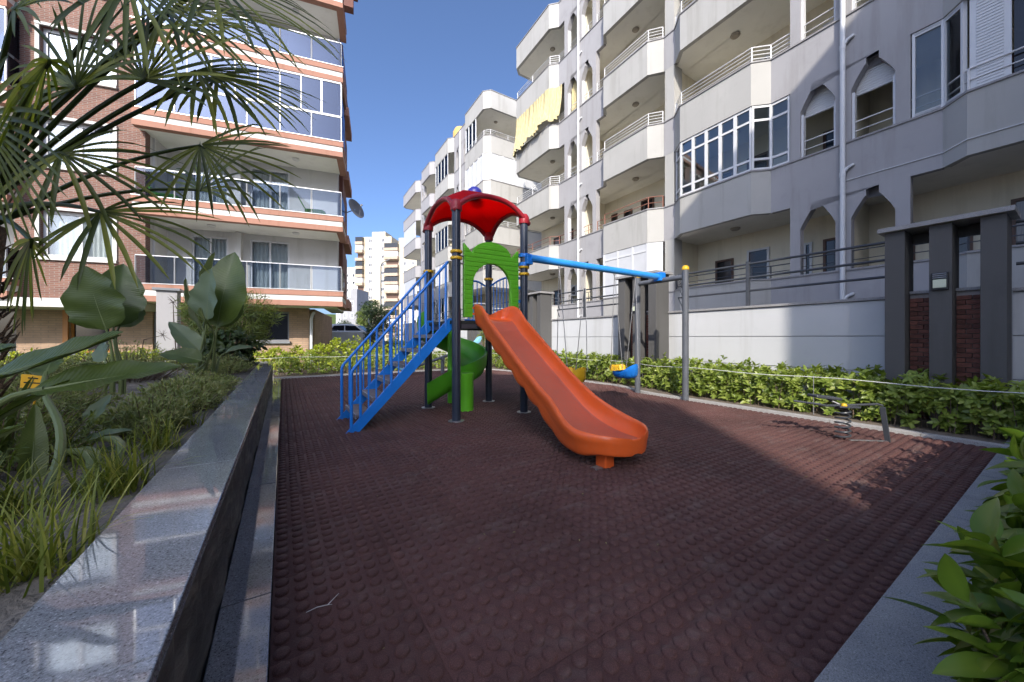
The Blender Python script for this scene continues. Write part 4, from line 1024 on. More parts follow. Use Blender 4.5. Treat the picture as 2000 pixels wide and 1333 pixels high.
# red canopy: four corner sockets, arched edges, shallow dome
cx, cy_ = (X0+X1)/2, (Y0+Y1)/2; hw = (X1-X0)/2+.03
def can(u, v, off=0.0):
    au, av = abs(u), abs(v)
    c = (au*av)**2.6
    edge = max(au, av)
    z = 2.80+.27*(1-c)+.15*(1-edge**2)-.02*edge**8
    k = 1+.03*c
    return Vector((cx+u*hw*k, cy_+v*hw*k, z+off))
n = 36; b = MB(); vs = [can(-1+2*i/n, -1+2*j/n) for i in range(n+1) for j in range(n+1)]
b.add(vs, [(i*(n+1)+j, (i+1)*(n+1)+j, (i+1)*(n+1)+j+1, i*(n+1)+j+1) for i in range(n) for j in range(n)])
cano = b.build('canopy', 'plastic_red', PS, smooth=True, ang=170)
so = cano.modifiers.new('solid', 'SOLIDIFY'); so.thickness = .018; so.offset = -1
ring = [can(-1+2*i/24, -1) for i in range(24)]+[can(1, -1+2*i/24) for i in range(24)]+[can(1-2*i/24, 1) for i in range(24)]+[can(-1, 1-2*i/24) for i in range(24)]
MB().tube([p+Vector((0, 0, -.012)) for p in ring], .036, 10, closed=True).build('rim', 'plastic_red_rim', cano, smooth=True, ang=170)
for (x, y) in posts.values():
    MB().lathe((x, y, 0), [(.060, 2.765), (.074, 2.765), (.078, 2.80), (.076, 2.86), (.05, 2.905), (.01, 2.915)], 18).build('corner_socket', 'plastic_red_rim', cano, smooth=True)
MB().lathe((cx, cy_, 0), [(.01, 3.20), (.08, 3.205), (.108, 3.245), (.114, 3.285), (.097, 3.335), (.055, 3.37), (.01, 3.38)], 20).build('finial_ball', 'plastic_navy', PS, smooth=True)
# green arch panel with plank grooves on the slide side
a0, a1 = 2.025, 2.885; ac_ = (a0+a1)/2; ow = .30
yp = Y0+.01
for k in range(13):        # stacked planks, each cut to the panel outline
    z0, z1 = 1.37+.0815*k, 1.37+.0815*(k+1)-.003
def top_z(x):
    s = abs(x-ac_)/((a1-a0)/2)
    if s > .70: return 2.235+.125*((s-.70)/.30)**1.1
    return 2.235+.185*math.sqrt(max(0, 1-(s/.70)**2))
def hole_z(x):
    d = abs(x-ac_)
    return -1 if d >= ow else 1.80+.32*math.sqrt(1-(d/ow)**2)
nx = 86; xs_ = [a0+(a1-a0)*i/nx for i in range(nx+1)]
b = MB()
outer = [(x, top_z(x)) for x in xs_]; zb = 1.372
hole = [(ac_+ow, zb), (ac_+ow, 1.80)]+[(ac_+ow*math.cos(t), 1.80+.32*math.sin(t)) for t in np.linspace(.08, math.pi-.08, 26)]+[(ac_-ow, 1.80), (ac_-ow, zb)]
poly = [(a0, zb)]+outer+[(a1, zb)]+hole
panel = MB().prism(poly, lambda a, z, d: (a, d, z), yp-.028, yp+.028).build('arch_panel', 'plastic_green', PS, bevel=.008)
for k in range(1, 16):      # raised plank battens
    z = 1.39+.063*k
    segs = []; cur = []
    for x in xs_[1:-1]:
        ok = z < top_z(x)-.012 and not (z < hole_z(x)+.012 if abs(x-ac_) < ow+.012 and hole_z(min(max(x, ac_-ow+.001), ac_+ow-.001)) > 0 else False)
        if abs(x-ac_) < ow+.012 and z < 1.80: ok = False
        if ok: cur.append(x)
        elif cur: segs.append(cur); cur = []
    if cur: segs.append(cur)
    for s in segs:
        if s[-1]-s[0] > .02: MB().box(s[0], s[-1], yp-.0335, yp-.0275, z-.024, z+.024).build('plank_ridge', 'plastic_green', panel, bevel=.003, seg=1)
for x, y in ((X0+.075, Y0), (X1-.07, Y0)):
    for z in (2.08, 2.18): MB().tube([(x-.03, y, z), (x+.06, y+.0, z)], .012, 8).build('bracket', 'galv', panel)
# guard rails, arched tops with thin bars
def guard(p, q, z0, z1, n):
    p, q = Vector((*p, 0)), Vector((*q, 0)); d = (q-p); L = d.length; d.normalize(); p2 = p+d*.07; q2 = q-d*.07
    top = [p2.lerp(q2, t)+Vector((0, 0, z1+.07*math.sin(math.pi*t))) for t in np.linspace(0, 1, 13)]
    r = MB().tube(top, .016, 8).build('guard_rail', 'steel_blue', PS, smooth=True)
    MB().tube([p2+Vector((0, 0, z0)), q2+Vector((0, 0, z0))], .014, 8).build('bottom_rail', 'steel_blue', r, smooth=True)
    for i in range(1, n):
        t = i/n; a = p2.lerp(q2, t); MB().tube([a+Vector((0, 0, z0)), a+Vector((0, 0, z1+.07*math.sin(math.pi*t)))], .009, 6).build('bar', 'steel_blue', r, smooth=True)
guard((X1, Y0), (X1, Y1), DZ+.06, 1.98, 9)
guard((2.47, Y1), (X1, Y1), DZ+.06, 1.98, 5)
for z in (DZ+.3, DZ+.5): MB().box(X1-.10, X1-.03, Y0+.02, Y0+.07, z-.02, z+.02).build('bracket', 'steel_blue', PS)
# stairs
sy0, sy1 = 4.56, 5.38; bx = .62; run = X0-bx
def sz(x): return DZ*(x-bx)/run
for y in (sy0, sy1):
    st = MB().prism([(bx-.02, -.01), (bx+.13, -.01), (X0+.02, sz(X0)-.09), (X0+.02, sz(X0)+.03), (X0-.05, sz(X0)+.03)], lambda a, z, d: (a, d, z), y-.014, y+.014).build('stair_stringer', 'steel_blue', PS, bevel=.003)
    hr = [(bx+.05, y, .05), (bx+.05, y, .66), (bx+.055, y, .70), (bx+.08, y, .745), (X0-.06, y, 2.11)]
    MB().tube(hr, .0185, 10).build('handrail', 'steel_blue', st, smooth=True)
    for i in range(13):
        x = bx+.15+(X0-.09-bx-.15)*i/12; thick = i % 4 == 0
        zt = .745+(2.11-.745)*(x-bx-.08)/(X0-.06-bx-.08)
        MB().tube([(x, y, sz(x)-.02), (x, y, zt)], .017 if thick else .0095, 8).build('baluster', 'steel_blue', st, smooth=True)
for k in range(6):
    z = .19+.19*k; x = bx+run*z/DZ+.02
    t = MB().box(x-.11, x+.10, sy0+.0145, sy1-.0145, z-.03, z).build('stair_tread', 'tread', PS, bevel=.006)
    MB().box(x-.112, x-.098, sy0+.016, sy1-.016, z-.045, z+.004).build('tread_nosing', 'galv', t)
# orange slide (profile along -Y, loft of a scooped channel)
def slide_profile():
    P = [(4.50, 1.345), (4.36, 1.345), (4.27, 1.325), (4.18, 1.27)]
    yA, zA, yB, zB = 4.10, 1.19, 2.80, .335
    for i in range(41): t = i/40; P.append((yA+(yB-yA)*t, zA+(zB-zA)*t))
    P += [(2.70, .276), (2.60, .232), (2.50, .202), (2.42, .186), (2.36, .178)]
    for k in range(1, 13):
        ph = R(83)*k/12; P.append((2.34-.36*math.sin(ph), .174+.012*math.sin(ph)))
    return P
SP = slide_profile(); scx = 2.465; ringsA = []; bedA = []
cum = [0]
for a, c in zip(SP, SP[1:]): cum.append(cum[-1]+math.dist(a, c))
TOT = cum[-1]
def sm(t): t = max(0, min(1, t)); return t*t*(3-2*t)
for i, (y, z) in enumerate(SP):
    a = SP[max(0, i-1)]; c = SP[min(len(SP)-1, i+1)]; ty, tz = c[0]-a[0], c[1]-a[1]; L = math.hypot(ty, tz); ty /= L; tz /= L
    ny, nz = -tz, ty
    if nz < 0: ny, nz = -ny, -nz
    s = cum[i]/TOT
    wid = .225+.072*sm((s-.66)/.2); h = .155+.010*math.sin(s*9)+.015*sm((s-.60)/.1)-.045*sm((s-.74)/.2)
    if y < 2.34:
        cph = math.sqrt(max(.0004, 1-((2.34-y)/.3605)**2)); wid *= cph; h -= .06*(1-cph)
    if i < 3: h = .20
    dk = .085+.055*abs(math.sin(s*30))**.7*(1 if .08 < s < .74 else .45); dk *= (1-.45*sm((s-.82)/.15))
    # half section from bed centre outwards: (x, n)
    half = [(wid*.80, 0), (wid*.93, .012), (wid*1.05, .05), (wid*1.12, h*.62), (wid*1.15, h*.9), (wid*1.18, h), (wid*1.25, h+.012), (wid*1.33, h-.004), (wid*1.35, h-.04), (wid*1.30, h*.45), (wid*1.24, .02), (wid*1.18, -dk*.7), (wid*1.05, -dk), (wid*.4, -dk*.72)]
    lift = h*.92*sm((2.34-y-.255)/.10)
    if lift > 0: half = [(x, max(q, lift) if k_ < 6 else q) for k_, (x, q) in enumerate(half)]
    def pt(x, nn): return Vector((scx+x, y+ny*nn, z+nz*nn))
    ringsA.append([pt(x, q) for x, q in half]+[pt(-x, q) for x, q in half[::-1]])
    bedA.append([pt(x, .003+.004*(abs(x)/(wid*.86))**3) for x in np.linspace(-wid*.86, wid*.86, 7)])
slide = MB().loft(ringsA).build('slide', 'plastic_orange', PS, smooth=True, ang=60)
slide.data.materials.append(MATS['plastic_orange_bed'])
nr_ = len(ringsA[0])
for q, pl_ in enumerate(slide.data.polygons):
    if q >= (len(ringsA)-1)*nr_: continue
    ring_i, j = divmod(q, nr_)
    if j in (nr_-1, 0, nr_-2) and 1 < ring_i < len(ringsA)-9: pl_.material_index = 1
sb = slide.modifiers.new('sub', 'SUBSURF'); sb.levels = 1; sb.render_levels = 2
MB().box(scx-.20, scx-.09, 2.14, 2.26, 0.0, .13).build('slide_foot', 'plastic_orange', slide, bevel=.015)
MB().box(scx-.27, scx-.19, 2.17, 2.24, .0005, .012).build('foot_plate', 'galv', slide)
for s in (-1, 1):
    for z in (1.42, 1.50): MB().box(scx+s*.30-.02, scx+s*.30+.02, 4.40, 4.47, z-.012, z+.012).build('slide_bolt', 'plastic_orange', slide, bevel=.004)
# green spiral slide behind, on its column
sc = (2.42, 5.72); rings = []; inn = []
for i in range(37):
    t = i/36; a = R(205)-R(320)*t; z = 1.27-.92*t**1.02; ro, ri = .55, .09
    ca, sa = math.cos(a), math.sin(a)
    prof = [(ri, .02), (ri+.06, -.005), (ro-.16, -.01), (ro-.06, .03), (ro-.015, .16), (ro, .26), (ro+.03, .265), (ro+.035, .22), (ro+.02, .05), (ro-.03, -.05), (ro-.2, -.085), (ri, -.06)]
    rings.append([Vector((sc[0]+r_*ca, sc[1]+r_*sa, z+q)) for r_, q in prof])
lastc, la = rings[-1], R(205-320)
ex = Vector((-.92, -.15, 0)); 
for k in range(1, 5):
    rings.append([p+ex*(.11*k)+Vector((0, 0, -.045*k)) for p in lastc])
spi = MB().loft(rings).build('spiral_slide', 'plastic_green_slide', PS, smooth=True, ang=55)
MB().lathe((2.33, 5.03, 0), [(.125, 0), (.125, .50), (.135, .53), (.135, .57), (.02, .575)], 24).build('spiral_column', 'plastic_green', PS, smooth=True)
MB().lathe((sc[0], sc[1], 0), [(.085, 0), (.085, 1.30), (.02, 1.31)], 18).build('spiral_core', 'plastic_green', spi, smooth=True)
MB().box(2.02, 2.50, Y1-.02, Y1+.02, DZ+.06, DZ+.62).build('entry_panel', 'plastic_green', spi, bevel=.01) if False else None
# swing beam and end frame
zb_ = 2.235
beam = MB().tube([(X1+.05, 4.33, zb_+.02), (6.02, 4.29, zb_)], .055, 20).build('swing_beam', 'steel_blue_light', PS, smooth=True)
for zz in (2.17, 2.30): MB().lathe((X1, Y0, zz), [(.058, -.025), (.082, -.025), (.082, .025), (.058, .025)], 18).build('beam_clamp', 'steel_blue', beam, smooth=True)
MB().box(X1-.02, X1+.08, 4.30, 4.41, 2.16, 2.31).build('beam_bracket', 'steel_blue', beam, bevel=.01)
MB().obox((5.97, 4.29, 2.235), (.15, .16, .16), (0, 0, 0)).build('end_clamp', 'steel_blue', beam, bevel=.012)
for yy in (3.78, 4.80):
    o = MB().cyl((5.98, yy), .054, -.02, 2.31, 22).build('swing_post', 'steel_grey', PS, smooth=True)
    MB().lathe((5.98, yy, 2.3), [(.06, -.01), (.064, .015), (.05, .05), (.02, .068), (.004, .07)], 18).build('post_cap', 'plastic_yellow', o, smooth=True)
MB().tube([(5.98, 3.83, 2.17), (5.98, 4.75, 2.17)], .046, 18).build('swing_crossbar', 'steel_grey', PS, smooth=True)
# swings
def swing(cx_, label, seat, front):
    r = thing('swing', label, 'swing', (cx_, 4.30, .5), 'toddler swings')
    z0 = .40; yc = 4.31
    rings = []; nseg = 28
    def outline(k, sc_):
        a = 2*math.pi*k/nseg; x = .185*sc_*math.cos(a); y = .235*sc_*math.sin(a); return x, y, a
    def rimh(a):   # high round back at -Y, low sides, small front
        s = -math.sin(a); return .105+.15*max(0, s)**1.5+.03*max(0, -s)
    prof = [(.55, .0), (.86, .02), (.98, .075), (1.0, None), (.94, 'in'), (.80, .085), (.5, .055)]
    for sc_, hh in prof:
        row = []
        for k in range(nseg):
            x, y, a = outline(k, sc_); h = rimh(a) if hh is None else (rimh(a)-.008 if hh == 'in' else hh); row.append(Vector((cx_+x, yc+y, z0+h)))
        rings.append(row)
    MB().loft(rings).build('seat', seat, r, smooth=True, ang=70)
    b = MB(); 
    for k in range(7): b.tube([(cx_-.15+.05*k, yc+.16+.03*math.sin(k), z0+.12), (cx_-.15+.05*k, yc+.17, z0+.205+.015*(k % 2))], [.034, .036], 10)
    b.tube([(cx_-.17, yc+.16, z0+.17), (cx_, yc+.205, z0+.185), (cx_+.17, yc+.16, z0+.17)], .034, 10)
    b.build('safety_bar', front, r, smooth=True)
    for s in (-1, 1):
        xt = cx_+s*.27
        for dy in (-.12, .14):
            MB().tube([(xt, 4.305, 2.185), (cx_+s*.20, yc+dy, z0+.17)], .0058, 6).build('chain', 'galv', r, smooth=True)
        MB().lathe((xt, 4.305, 2.185), [(.006, -.03), (.018, -.02), (.018, .0), (.006, .01)], 10).build('hanger', 'galv', r, smooth=True)
swing(5.04, 'blue bucket swing with yellow bar hanging nearest the grey posts', 'plastic_blue', 'plastic_yellow')
swing(3.83, 'yellow swing seat partly hidden behind the orange slide', 'plastic_yellow', 'plastic_yellow')

# seesaw near the far kerb
se = thing('seesaw', 'grey seesaw with pale blue shaped seat beyond the spiral slide', 'seesaw', (4.15, 10.6, 0))
MB().cyl((4.15, 10.6), .055, 0, .42, 14).build('pivot_post', 'steel_grey', se, smooth=True); MB().tube([(4.15, 10.5, .45), (4.15, 10.7, .45)], .05, 12).build('pivot', 'steel_grey', se, smooth=True)
MB().tube([(2.85, 10.45, .12), (4.15, 10.6, .50), (5.3, 10.75, .84)], .04, 10).build('beam', 'steel_grey', se, smooth=True)
def horse(c, ang):
    out = [(-.26, .0), (-.30, .10), (-.2, .16), (-.05, .10), (.12, .09), (.22, .18), (.33, .2), (.34, .10), (.26, .0), (.1, -.03)]
    cs, sn = math.cos(ang), math.sin(ang)
    return MB().prism(out, lambda a, z, d: (c[0]+a*cs, c[1]+a*sn*.1+d, c[2]+z+a*.28), -.09, .09)
horse((5.2, 10.74, .86), 0).build('seat', 'plastic_pale_blue', se, bevel=.02); horse((2.95, 10.46, .17), math.pi).build('seat', 'plastic_pale_blue', se, bevel=.02)
MB().tube([(4.95, 10.6, .80), (4.95, 10.6, 1.02), (4.95, 10.85, 1.02), (4.95, 10.85, .80)], .014, 8).build('handle', 'steel_grey', se, smooth=True)

# spring rocker by the hedge
sr = thing('spring_rocker', 'dark spring rocker frame with yellow cap on the sunlit rubber', 'rocker', (5.08, 1.41, 0))
pts = [(5.08+.062*math.cos(a), 1.41+.062*math.sin(a), .02+.33*i/150) for i, a in enumerate(np.linspace(0, 2*math.pi*6.5, 151))]
MB().tube(pts, .0095, 7).build('coil_spring', 'steel_dark', sr, smooth=True)
MB().box(4.98, 5.45, 1.06, 1.50, .009, .016).build('ground_plate', 'galv', sr) if False else None
MB().obox((5.10, 1.39, .365), (.20, .13, .02), (0, 0, R(-40))).build('top_plate', 'steel_dark', sr, bevel=.004)
MB().tube([(4.74, 1.62, .405), (4.92, 1.50, .372), (5.10, 1.38, .378), (5.30, 1.19, .40), (5.335, 1.16, .385)], .0125, 8).build('beam', 'steel_dark', sr, smooth=True)
MB().bar((5.335, 1.16, .37), (5.385, 1.13, .0), .045, .02, up=(1, 0, 0)).build('leg', 'steel_dark', sr, bevel=.003)
MB().obox((5.06, 1.56, .445), (.26, .16, .03), (0, R(6), R(-38))).build('saddle', 'steel_dark', sr, bevel=.01)
MB().tube([(5.10, 1.44, .375), (5.06, 1.54, .43)], .012, 8).build('saddle_stem', 'steel_dark', sr)
MB().tube([(4.78, 1.50, .40), (4.72, 1.72, .41)], .011, 8).build('hand_bar', 'steel_dark', sr, smooth=True)
MB().lathe((5.045, 1.39, .375), [(.004, -.02), (.024, -.012), (.028, .005), (.02, .022), (.004, .028)], 12).build('bolt_cap', 'plastic_yellow', sr, smooth=True)
MB().bar((5.10, 1.36, .011), (5.39, 1.13, .011), .03, .006).build('base_strip', 'galv', sr)
# ------------------------------------------------------------------ hedges
T_leaf = leaf_template(1, .46, .12, .22, 4); T_leaf_big = leaf_template(1, .44, .16, .25, 7)
def hedge(label, poly_fn, n, hz, leafL, m, tm_, per=7, core=True, name='hedge', rng=RNG, dens_side=.55):
    """poly_fn(a,b)->(x,y) for a along, b across in 0..1; twig tips near the outer skin"""
    c = poly_fn(.5, .5); r = thing(name, label, 'hedge', (c[0], c[1], .02))
    A = rng.uniform(0, 1, n); B = rng.uniform(0, 1, n); top = rng.uniform(0, 1, n) < (1-dens_side)
    C, D, st = [], [], MB()
    for i in range(n):
        hh = hz(A[i], B[i])*(1+.10*math.sin(A[i]*61)+.08*math.sin(A[i]*147+B[i]*9))
        if top[i]: z = hh*rng.uniform(.82, 1.12); b_ = B[i]; ax = np.array([rng.normal(0, .35), rng.normal(0, .35), 1.0])
        else:
            z = hh*rng.uniform(.08, .98); b_ = abs(rng.normal(0, .10)) if rng.uniform() < .75 else 1-abs(rng.normal(0, .1))
            p0, p1 = np.array(poly_fn(A[i], 0)), np.array(poly_fn(A[i], 1)); o = (p0-p1) if b_ < .5 else (p1-p0); o = o/np.linalg.norm(o)
            ax = np.array([o[0]*.9, o[1]*.9, .75])+rng.normal(0, .25, 3)
        x, y = poly_fn(A[i], min(1.05, max(-.05, b_)))
        C.append((x, y, .03+z)); D.append(ax)
        if i % 5 == 0: st.tube([(x-ax[0]*.1+rng.normal(0, .03), y-ax[1]*.1, .02), (x-ax[0]*.06, y-ax[1]*.06, z*.6), (x, y, z)], [.006, .005, .003], 4, cap=False)
    V, F, rv = rosettes(np.array(C), np.array(D), per, leafL, tm_, (25, 85), rng=rng)
    V[:, 2] = np.maximum(V[:, 2], .026)
    np_mesh('foliage', V, F, rv, m, r); st.build('stems', 'bark', r)
    return r
def strip(x0, x1, y0, y1, along='y'):
    if along == 'y': return lambda a, b_: (x0+(x1-x0)*b_, y0+(y1-y0)*a)
    return lambda a, b_: (x0+(x1-x0)*a, y0+(y1-y0)*b_)
hedge('leafy green hedge along the boundary wall beneath the dark pillars', strip(6.34, 7.3, -.6, 4.5), 1500, lambda a, b_: .46+.08*b_, .095, 'leaf_hedge', T_leaf)
hedge('sunlit leafy hedge along the boundary wall behind the swings', strip(6.55, 7.3, 4.5, 9.6), 1200, lambda a, b_: .48+.06*b_, .09, 'leaf_hedge', T_leaf)
hedge('leafy hedge at the far corner beyond the play tower', strip(6.35, 7.3, 9.6, 13.8), 700, lambda a, b_: .5, .085, 'leaf_hedge', T_leaf, 6)
hedge('clipped hedge behind the far kerb at the end of the planter', strip(-.2, 6.3, 12.0, 12.7, 'x'), 1300, lambda a, b_: .50, .075, 'leaf_hedge', T_leaf, 6)
hedge('bright lime hedge in front of the brick block, right of the planter', strip(-.9, 4.6, 13.0, 14.1, 'x'), 900, lambda a, b_: .62+.25*math.exp(-((a-.50)/.16)**2), .10, 'leaf_hedge_lime', T_leaf, 6)
hedge('bright lime hedge in front of the brick block, behind the big leaved plants', strip(-9.5, -.9, 12.6, 13.6, 'x'), 1300, lambda a, b_: .62, .10, 'leaf_hedge_lime', T_leaf, 6)
r_ = np.random.default_rng(5)
hedge('glossy broad leaved hedge at the picture edge beside the granite kerb', strip(1.26, 6.2, .14, -.85, 'x'), 2100, lambda a, b_: .36+.24*min(1, b_*1.6)+.06*a, .115, 'leaf_fore', T_leaf_big, 7, rng=r_)
# lawn blades behind the tower
gn = 9000; P = np.stack([RNG.uniform(-6, 7.4, gn), RNG.uniform(15.0, 22, gn), np.full(gn, .01)], 1)
V, F, rv = scatter(leaf_template(1, .12, .1, .3, 2), P, np.stack([RNG.normal(0, .4, gn), RNG.normal(0, .4, gn), np.ones(gn)], 1), RNG.normal(0, 1, (gn, 3)), RNG.uniform(.06, .13, gn), RNG.uniform(0, 1, gn))
o = np_mesh('grass', V, F, rv, 'leaf_lawn'); o['kind'] = 'stuff'; o['label'] = 'sunlit lawn grass behind the playground'

# ------------------------------------------------------------------ ornamental grass tufts, low shrubs in the planter
def blades(c, n, L, m, parent, spread=.85, w=.0075, rng=RNG, droop=1.0, name='blades', base_r=.06):
    parts = []; ns = 6; vs = np.zeros((n, (ns+1)*2, 3)); rn = rng.uniform(0, 1, n)
    for i in range(n):
        a = rng.uniform(0, 2*math.pi); tl = rng.uniform(.05, spread); l = L*rng.uniform(.55, 1.1)
        o = np.array([c[0]+rng.normal(0, base_r), c[1]+rng.normal(0, base_r), c[2]-.01]); h = np.array([math.cos(a), math.sin(a), 0]); sd = np.array([-h[1], h[0], 0])
        ang = tl; p = o.copy(); st = l/ns
        for k in range(ns+1):
            ww = w*(1-k/ns)**.6*.5+.0004
            vs[i, 2*k] = p-sd*ww; vs[i, 2*k+1] = p+sd*ww
            p = p+st*(h*math.sin(ang)+np.array([0, 0, math.cos(ang)])); ang = min(2.6, ang+droop*(.10+.22*tl)*(k+1)/ns*1.3)
    fs = np.array([(2*k, 2*k+1, 2*k+3, 2*k+2) for k in range(ns)])
    F = (fs[None]+(np.arange(n)*(ns+1)*2)[:, None, None]).reshape(-1, 4)
    V = vs.reshape(-1, 3); V[:, 2] = np.maximum(V[:, 2], c[2]-.01)
    return np_mesh(name, V, F, np.repeat(rn, (ns+1)*2), m, parent)
SZ = .43
def at_soil(x, y): 
    d = (1.1-SZ)*710/(y-660); q = at(x, y, d); return (q[0], q[1], SZ)
tufts = [((35, 1130), 170, .30, 'large yellow green grass tuft nearest the camera beside the granite cap'),
         ((225, 960), 170, .27, 'yellow green grass tuft leaning over the granite cap, second from the camera'),
         ((300, 880), 120, .24, 'grass tuft in the planter level with the stair foot, close to the cap'),
         ((345, 836), 120, .25, 'grass tuft in the planter in front of the paddle leaved clump'),
         ((100, 905), 110, .26, 'grass tuft among dark stems at the picture edge'),
         ((395, 800), 110, .24, 'small grass tuft beside the cap just before the paddle leaved clump'),
         ((10, 1010), 110, .28, 'grass tuft half out of the picture at the left edge')]
for (px_, n, L, lab) in tufts:
    c = at_soil(*px_); r = thing('grass_tuft', lab, 'grass', c, 'ornamental grass tufts in the planter'); blades(c, n, L, 'grass_tuft', r)
T_nar = leaf_template(1, .22, .1, .15, 2)
def sage(c, rx, ry, h, n, label, m='leaf_sage', leafL=.05, flowers=False):
    r = thing('low_shrub', label, 'shrub', c, 'low shrubs in the planter'); C, A = [], []; st = MB()
    for i in range(n):
        a = RNG.uniform(0, 6.28); rr = math.sqrt(RNG.uniform(0, 1)); x, y = c[0]+rx*rr*math.cos(a), c[1]+ry*rr*math.sin(a)
        hh = h*(1-.5*rr*rr)*RNG.uniform(.55, 1.15); tip = (x, y, c[2]+hh); base = (c[0]+(x-c[0])*.5, c[1]+(y-c[1])*.5, c[2])
        if i % 2 == 0: st.tube([base, tip], [.004, .002], 4, cap=False)
        for q in range(4):
            t = 1-.16*q; C.append([base[j]+(tip[j]-base[j])*t for j in range(3)]); A.append([tip[j]-base[j]+RNG.normal(0, .05) for j in range(3)])
    V, F, rv = rosettes(np.array(C), np.array(A), 4, leafL, T_nar, (15, 70)); V[:, 2] = np.maximum(V[:, 2], c[2]-.01)
    np_mesh('foliage', V, F, rv, m, r); st.build('stems', 'bark', r); return r
sage((-.80, 4.4, SZ), .34, .7, .27, 260, 'greyish brown low shrub spreading beside the granite cap, mid planter')
sage((-.85, 5.6, SZ), .42, .7, .24, 300, 'greyish brown low shrub at the foot of the paddle leaved clump')
sage((-.95, 8.4, SZ), .5, 1.1, .36, 380, 'greyish low shrub between paddle leaved clump and planter end')
sage((-1.7, 4.3, SZ), .6, .6, .32, 320, 'loose green brown shrub in the middle of the planter')
sage((-1.25, 2.9, SZ), .45, .4, .36, 260, 'dark small leaved shrub behind the nearest grass tufts', 'leaf_fine', .04)
sage((-2.4, 6.2, SZ), .7, .9, .34, 320, 'dull green shrub behind the single big paddle leaf')
sage((-2.3, 3.2, SZ), .6, .6, .4, 240, 'dark shrub under the fan palm', 'leaf_fine', .045)
sage((-3.0, 9.0, SZ), .9, 1.2, .4, 320, 'low shrub at the far inner side of the planter')
sage((-2.0, 7.9, SZ), .8, .8, .55, 380, 'olive shrub mass behind the tall paddle leaved clump')
sage((-3.1, 7.2, SZ), .8, .9, .5, 340, 'olive shrub mass at the back of the planter in line with the single big leaf')
sage((-3.3, 4.9, SZ), .8, .9, .45, 320, 'green shrub at the back of the planter beyond the fan palm')
sage((-.80, 3.5, SZ), .25, .35, .25, 160, 'very low sparse shrub beside the granite cap near the camera')
# willowy shrub and dark shrub at the planter end
def bushy(c, rx, rz, n, label, m, leafL, tmpl, trunk=.4, name='shrub', tilt=(20, 80), per=6):
    r = thing(name, label, 'shrub', c); C, A = [], []; st = MB()
    for k in range(26):
        a = k*2.4; rr = rx*.8*math.sqrt((k+.5)/26); st.tube([c, (c[0]+rr*.4*math.cos(a), c[1]+rr*.4*math.sin(a), c[2]+trunk+rz*.3), (c[0]+rr*math.cos(a), c[1]+rr*math.sin(a), c[2]+trunk+rz*random.uniform(.5, 1))], [.014, .009, .004], 5, cap=False)
    for i in range(n):
        v = unit(RNG.normal(size=3)); rad = RNG.uniform(.45, 1.0)**.6*(1+.15*math.sin(v[0]*7+v[2]*5))
        C.append(np.array([c[0], c[1], c[2]+trunk+rz*.5])+v*rad*np.array([rx, rx, rz*.5])); A.append(v*.6+np.array([0, 0, .25])+RNG.normal(0, .3, 3))
    V, F, rv = rosettes(np.array(C), np.array(A), per, leafL, tmpl, tilt); V[:, 2] = np.maximum(V[:, 2], c[2]-.01)
    np_mesh('foliage', V, F, rv, m, r); st.build('stems', 'bark', r); return r
bushy((-.95, 9.75, SZ), .82, 1.25, 750, 'feathery willow leaved shrub at the far end of the planter', 'leaf_fine', .17, leaf_template(1, .09, .1, .35, 3), .45)
bushy((-.95, 8.9, SZ), .50, .75, 260, 'dark glossy shrub between the paddle leaves and the feathery shrub', 'leaf_tree', .13, T_leaf, .05)
bushy((-1.7, 11.5, 0), .40, .5, 160, 'small dark shrub in front of the lime hedge beside the pale pillar', 'leaf_tree', .08, T_leaf, .25)

# ------------------------------------------------------------------ paddle leaved plants
def paddle_leaf(base, tip, up, W, bend=.15, fold=.18, n=14, m=7, wave=.02, rng=RNG):
    base, tip = Vector(base), Vector(tip); d = tip-base; L = d.length; d.normalize(); u = Vector(up); u = (u-d*u.dot(d)).normalized(); x = d.cross(u)
    V = []; tears = {(int(rng.integers(3, n-2)), int(rng.choice([-1, 1]))): rng.uniform(.80, .93) for _ in range(3)}
    for i in range(n+1):
        t = i/n; w = W*.5*(math.sin(math.pi*(t**.72))**.75 if 0 < t < 1 else 0)*(1 if t < .9 else 1)+.004
        c = base+d*(L*t)+u*(-bend*L*t*t+bend*L*t*.4)
        for j in range(-m, m+1):
            s = j/m
            if j and (i, 1 if j > 0 else -1) in tears and abs(s) > .4: s *= tears[(i, 1 if j > 0 else -1)]
            off = x*(w*s)+u*(fold*w*abs(s)**1.3+wave*math.sin(t*19+s*3+rng.uniform(-.3, .3))*abs(s)*w*4)
            V.append(c+off)
    k = 2*m+1; F = [(i*k+j, i*k+j+1, (i+1)*k+j+1, (i+1)*k+j) for i in range(n) for j in range(k-1)]
    mid = [base+d*(L*t)+u*(-bend*L*t*t+bend*L*t*.4-.006) for t in np.linspace(0, .97, 10)]
    return np.array([tuple(p) for p in V]), np.array(F), mid
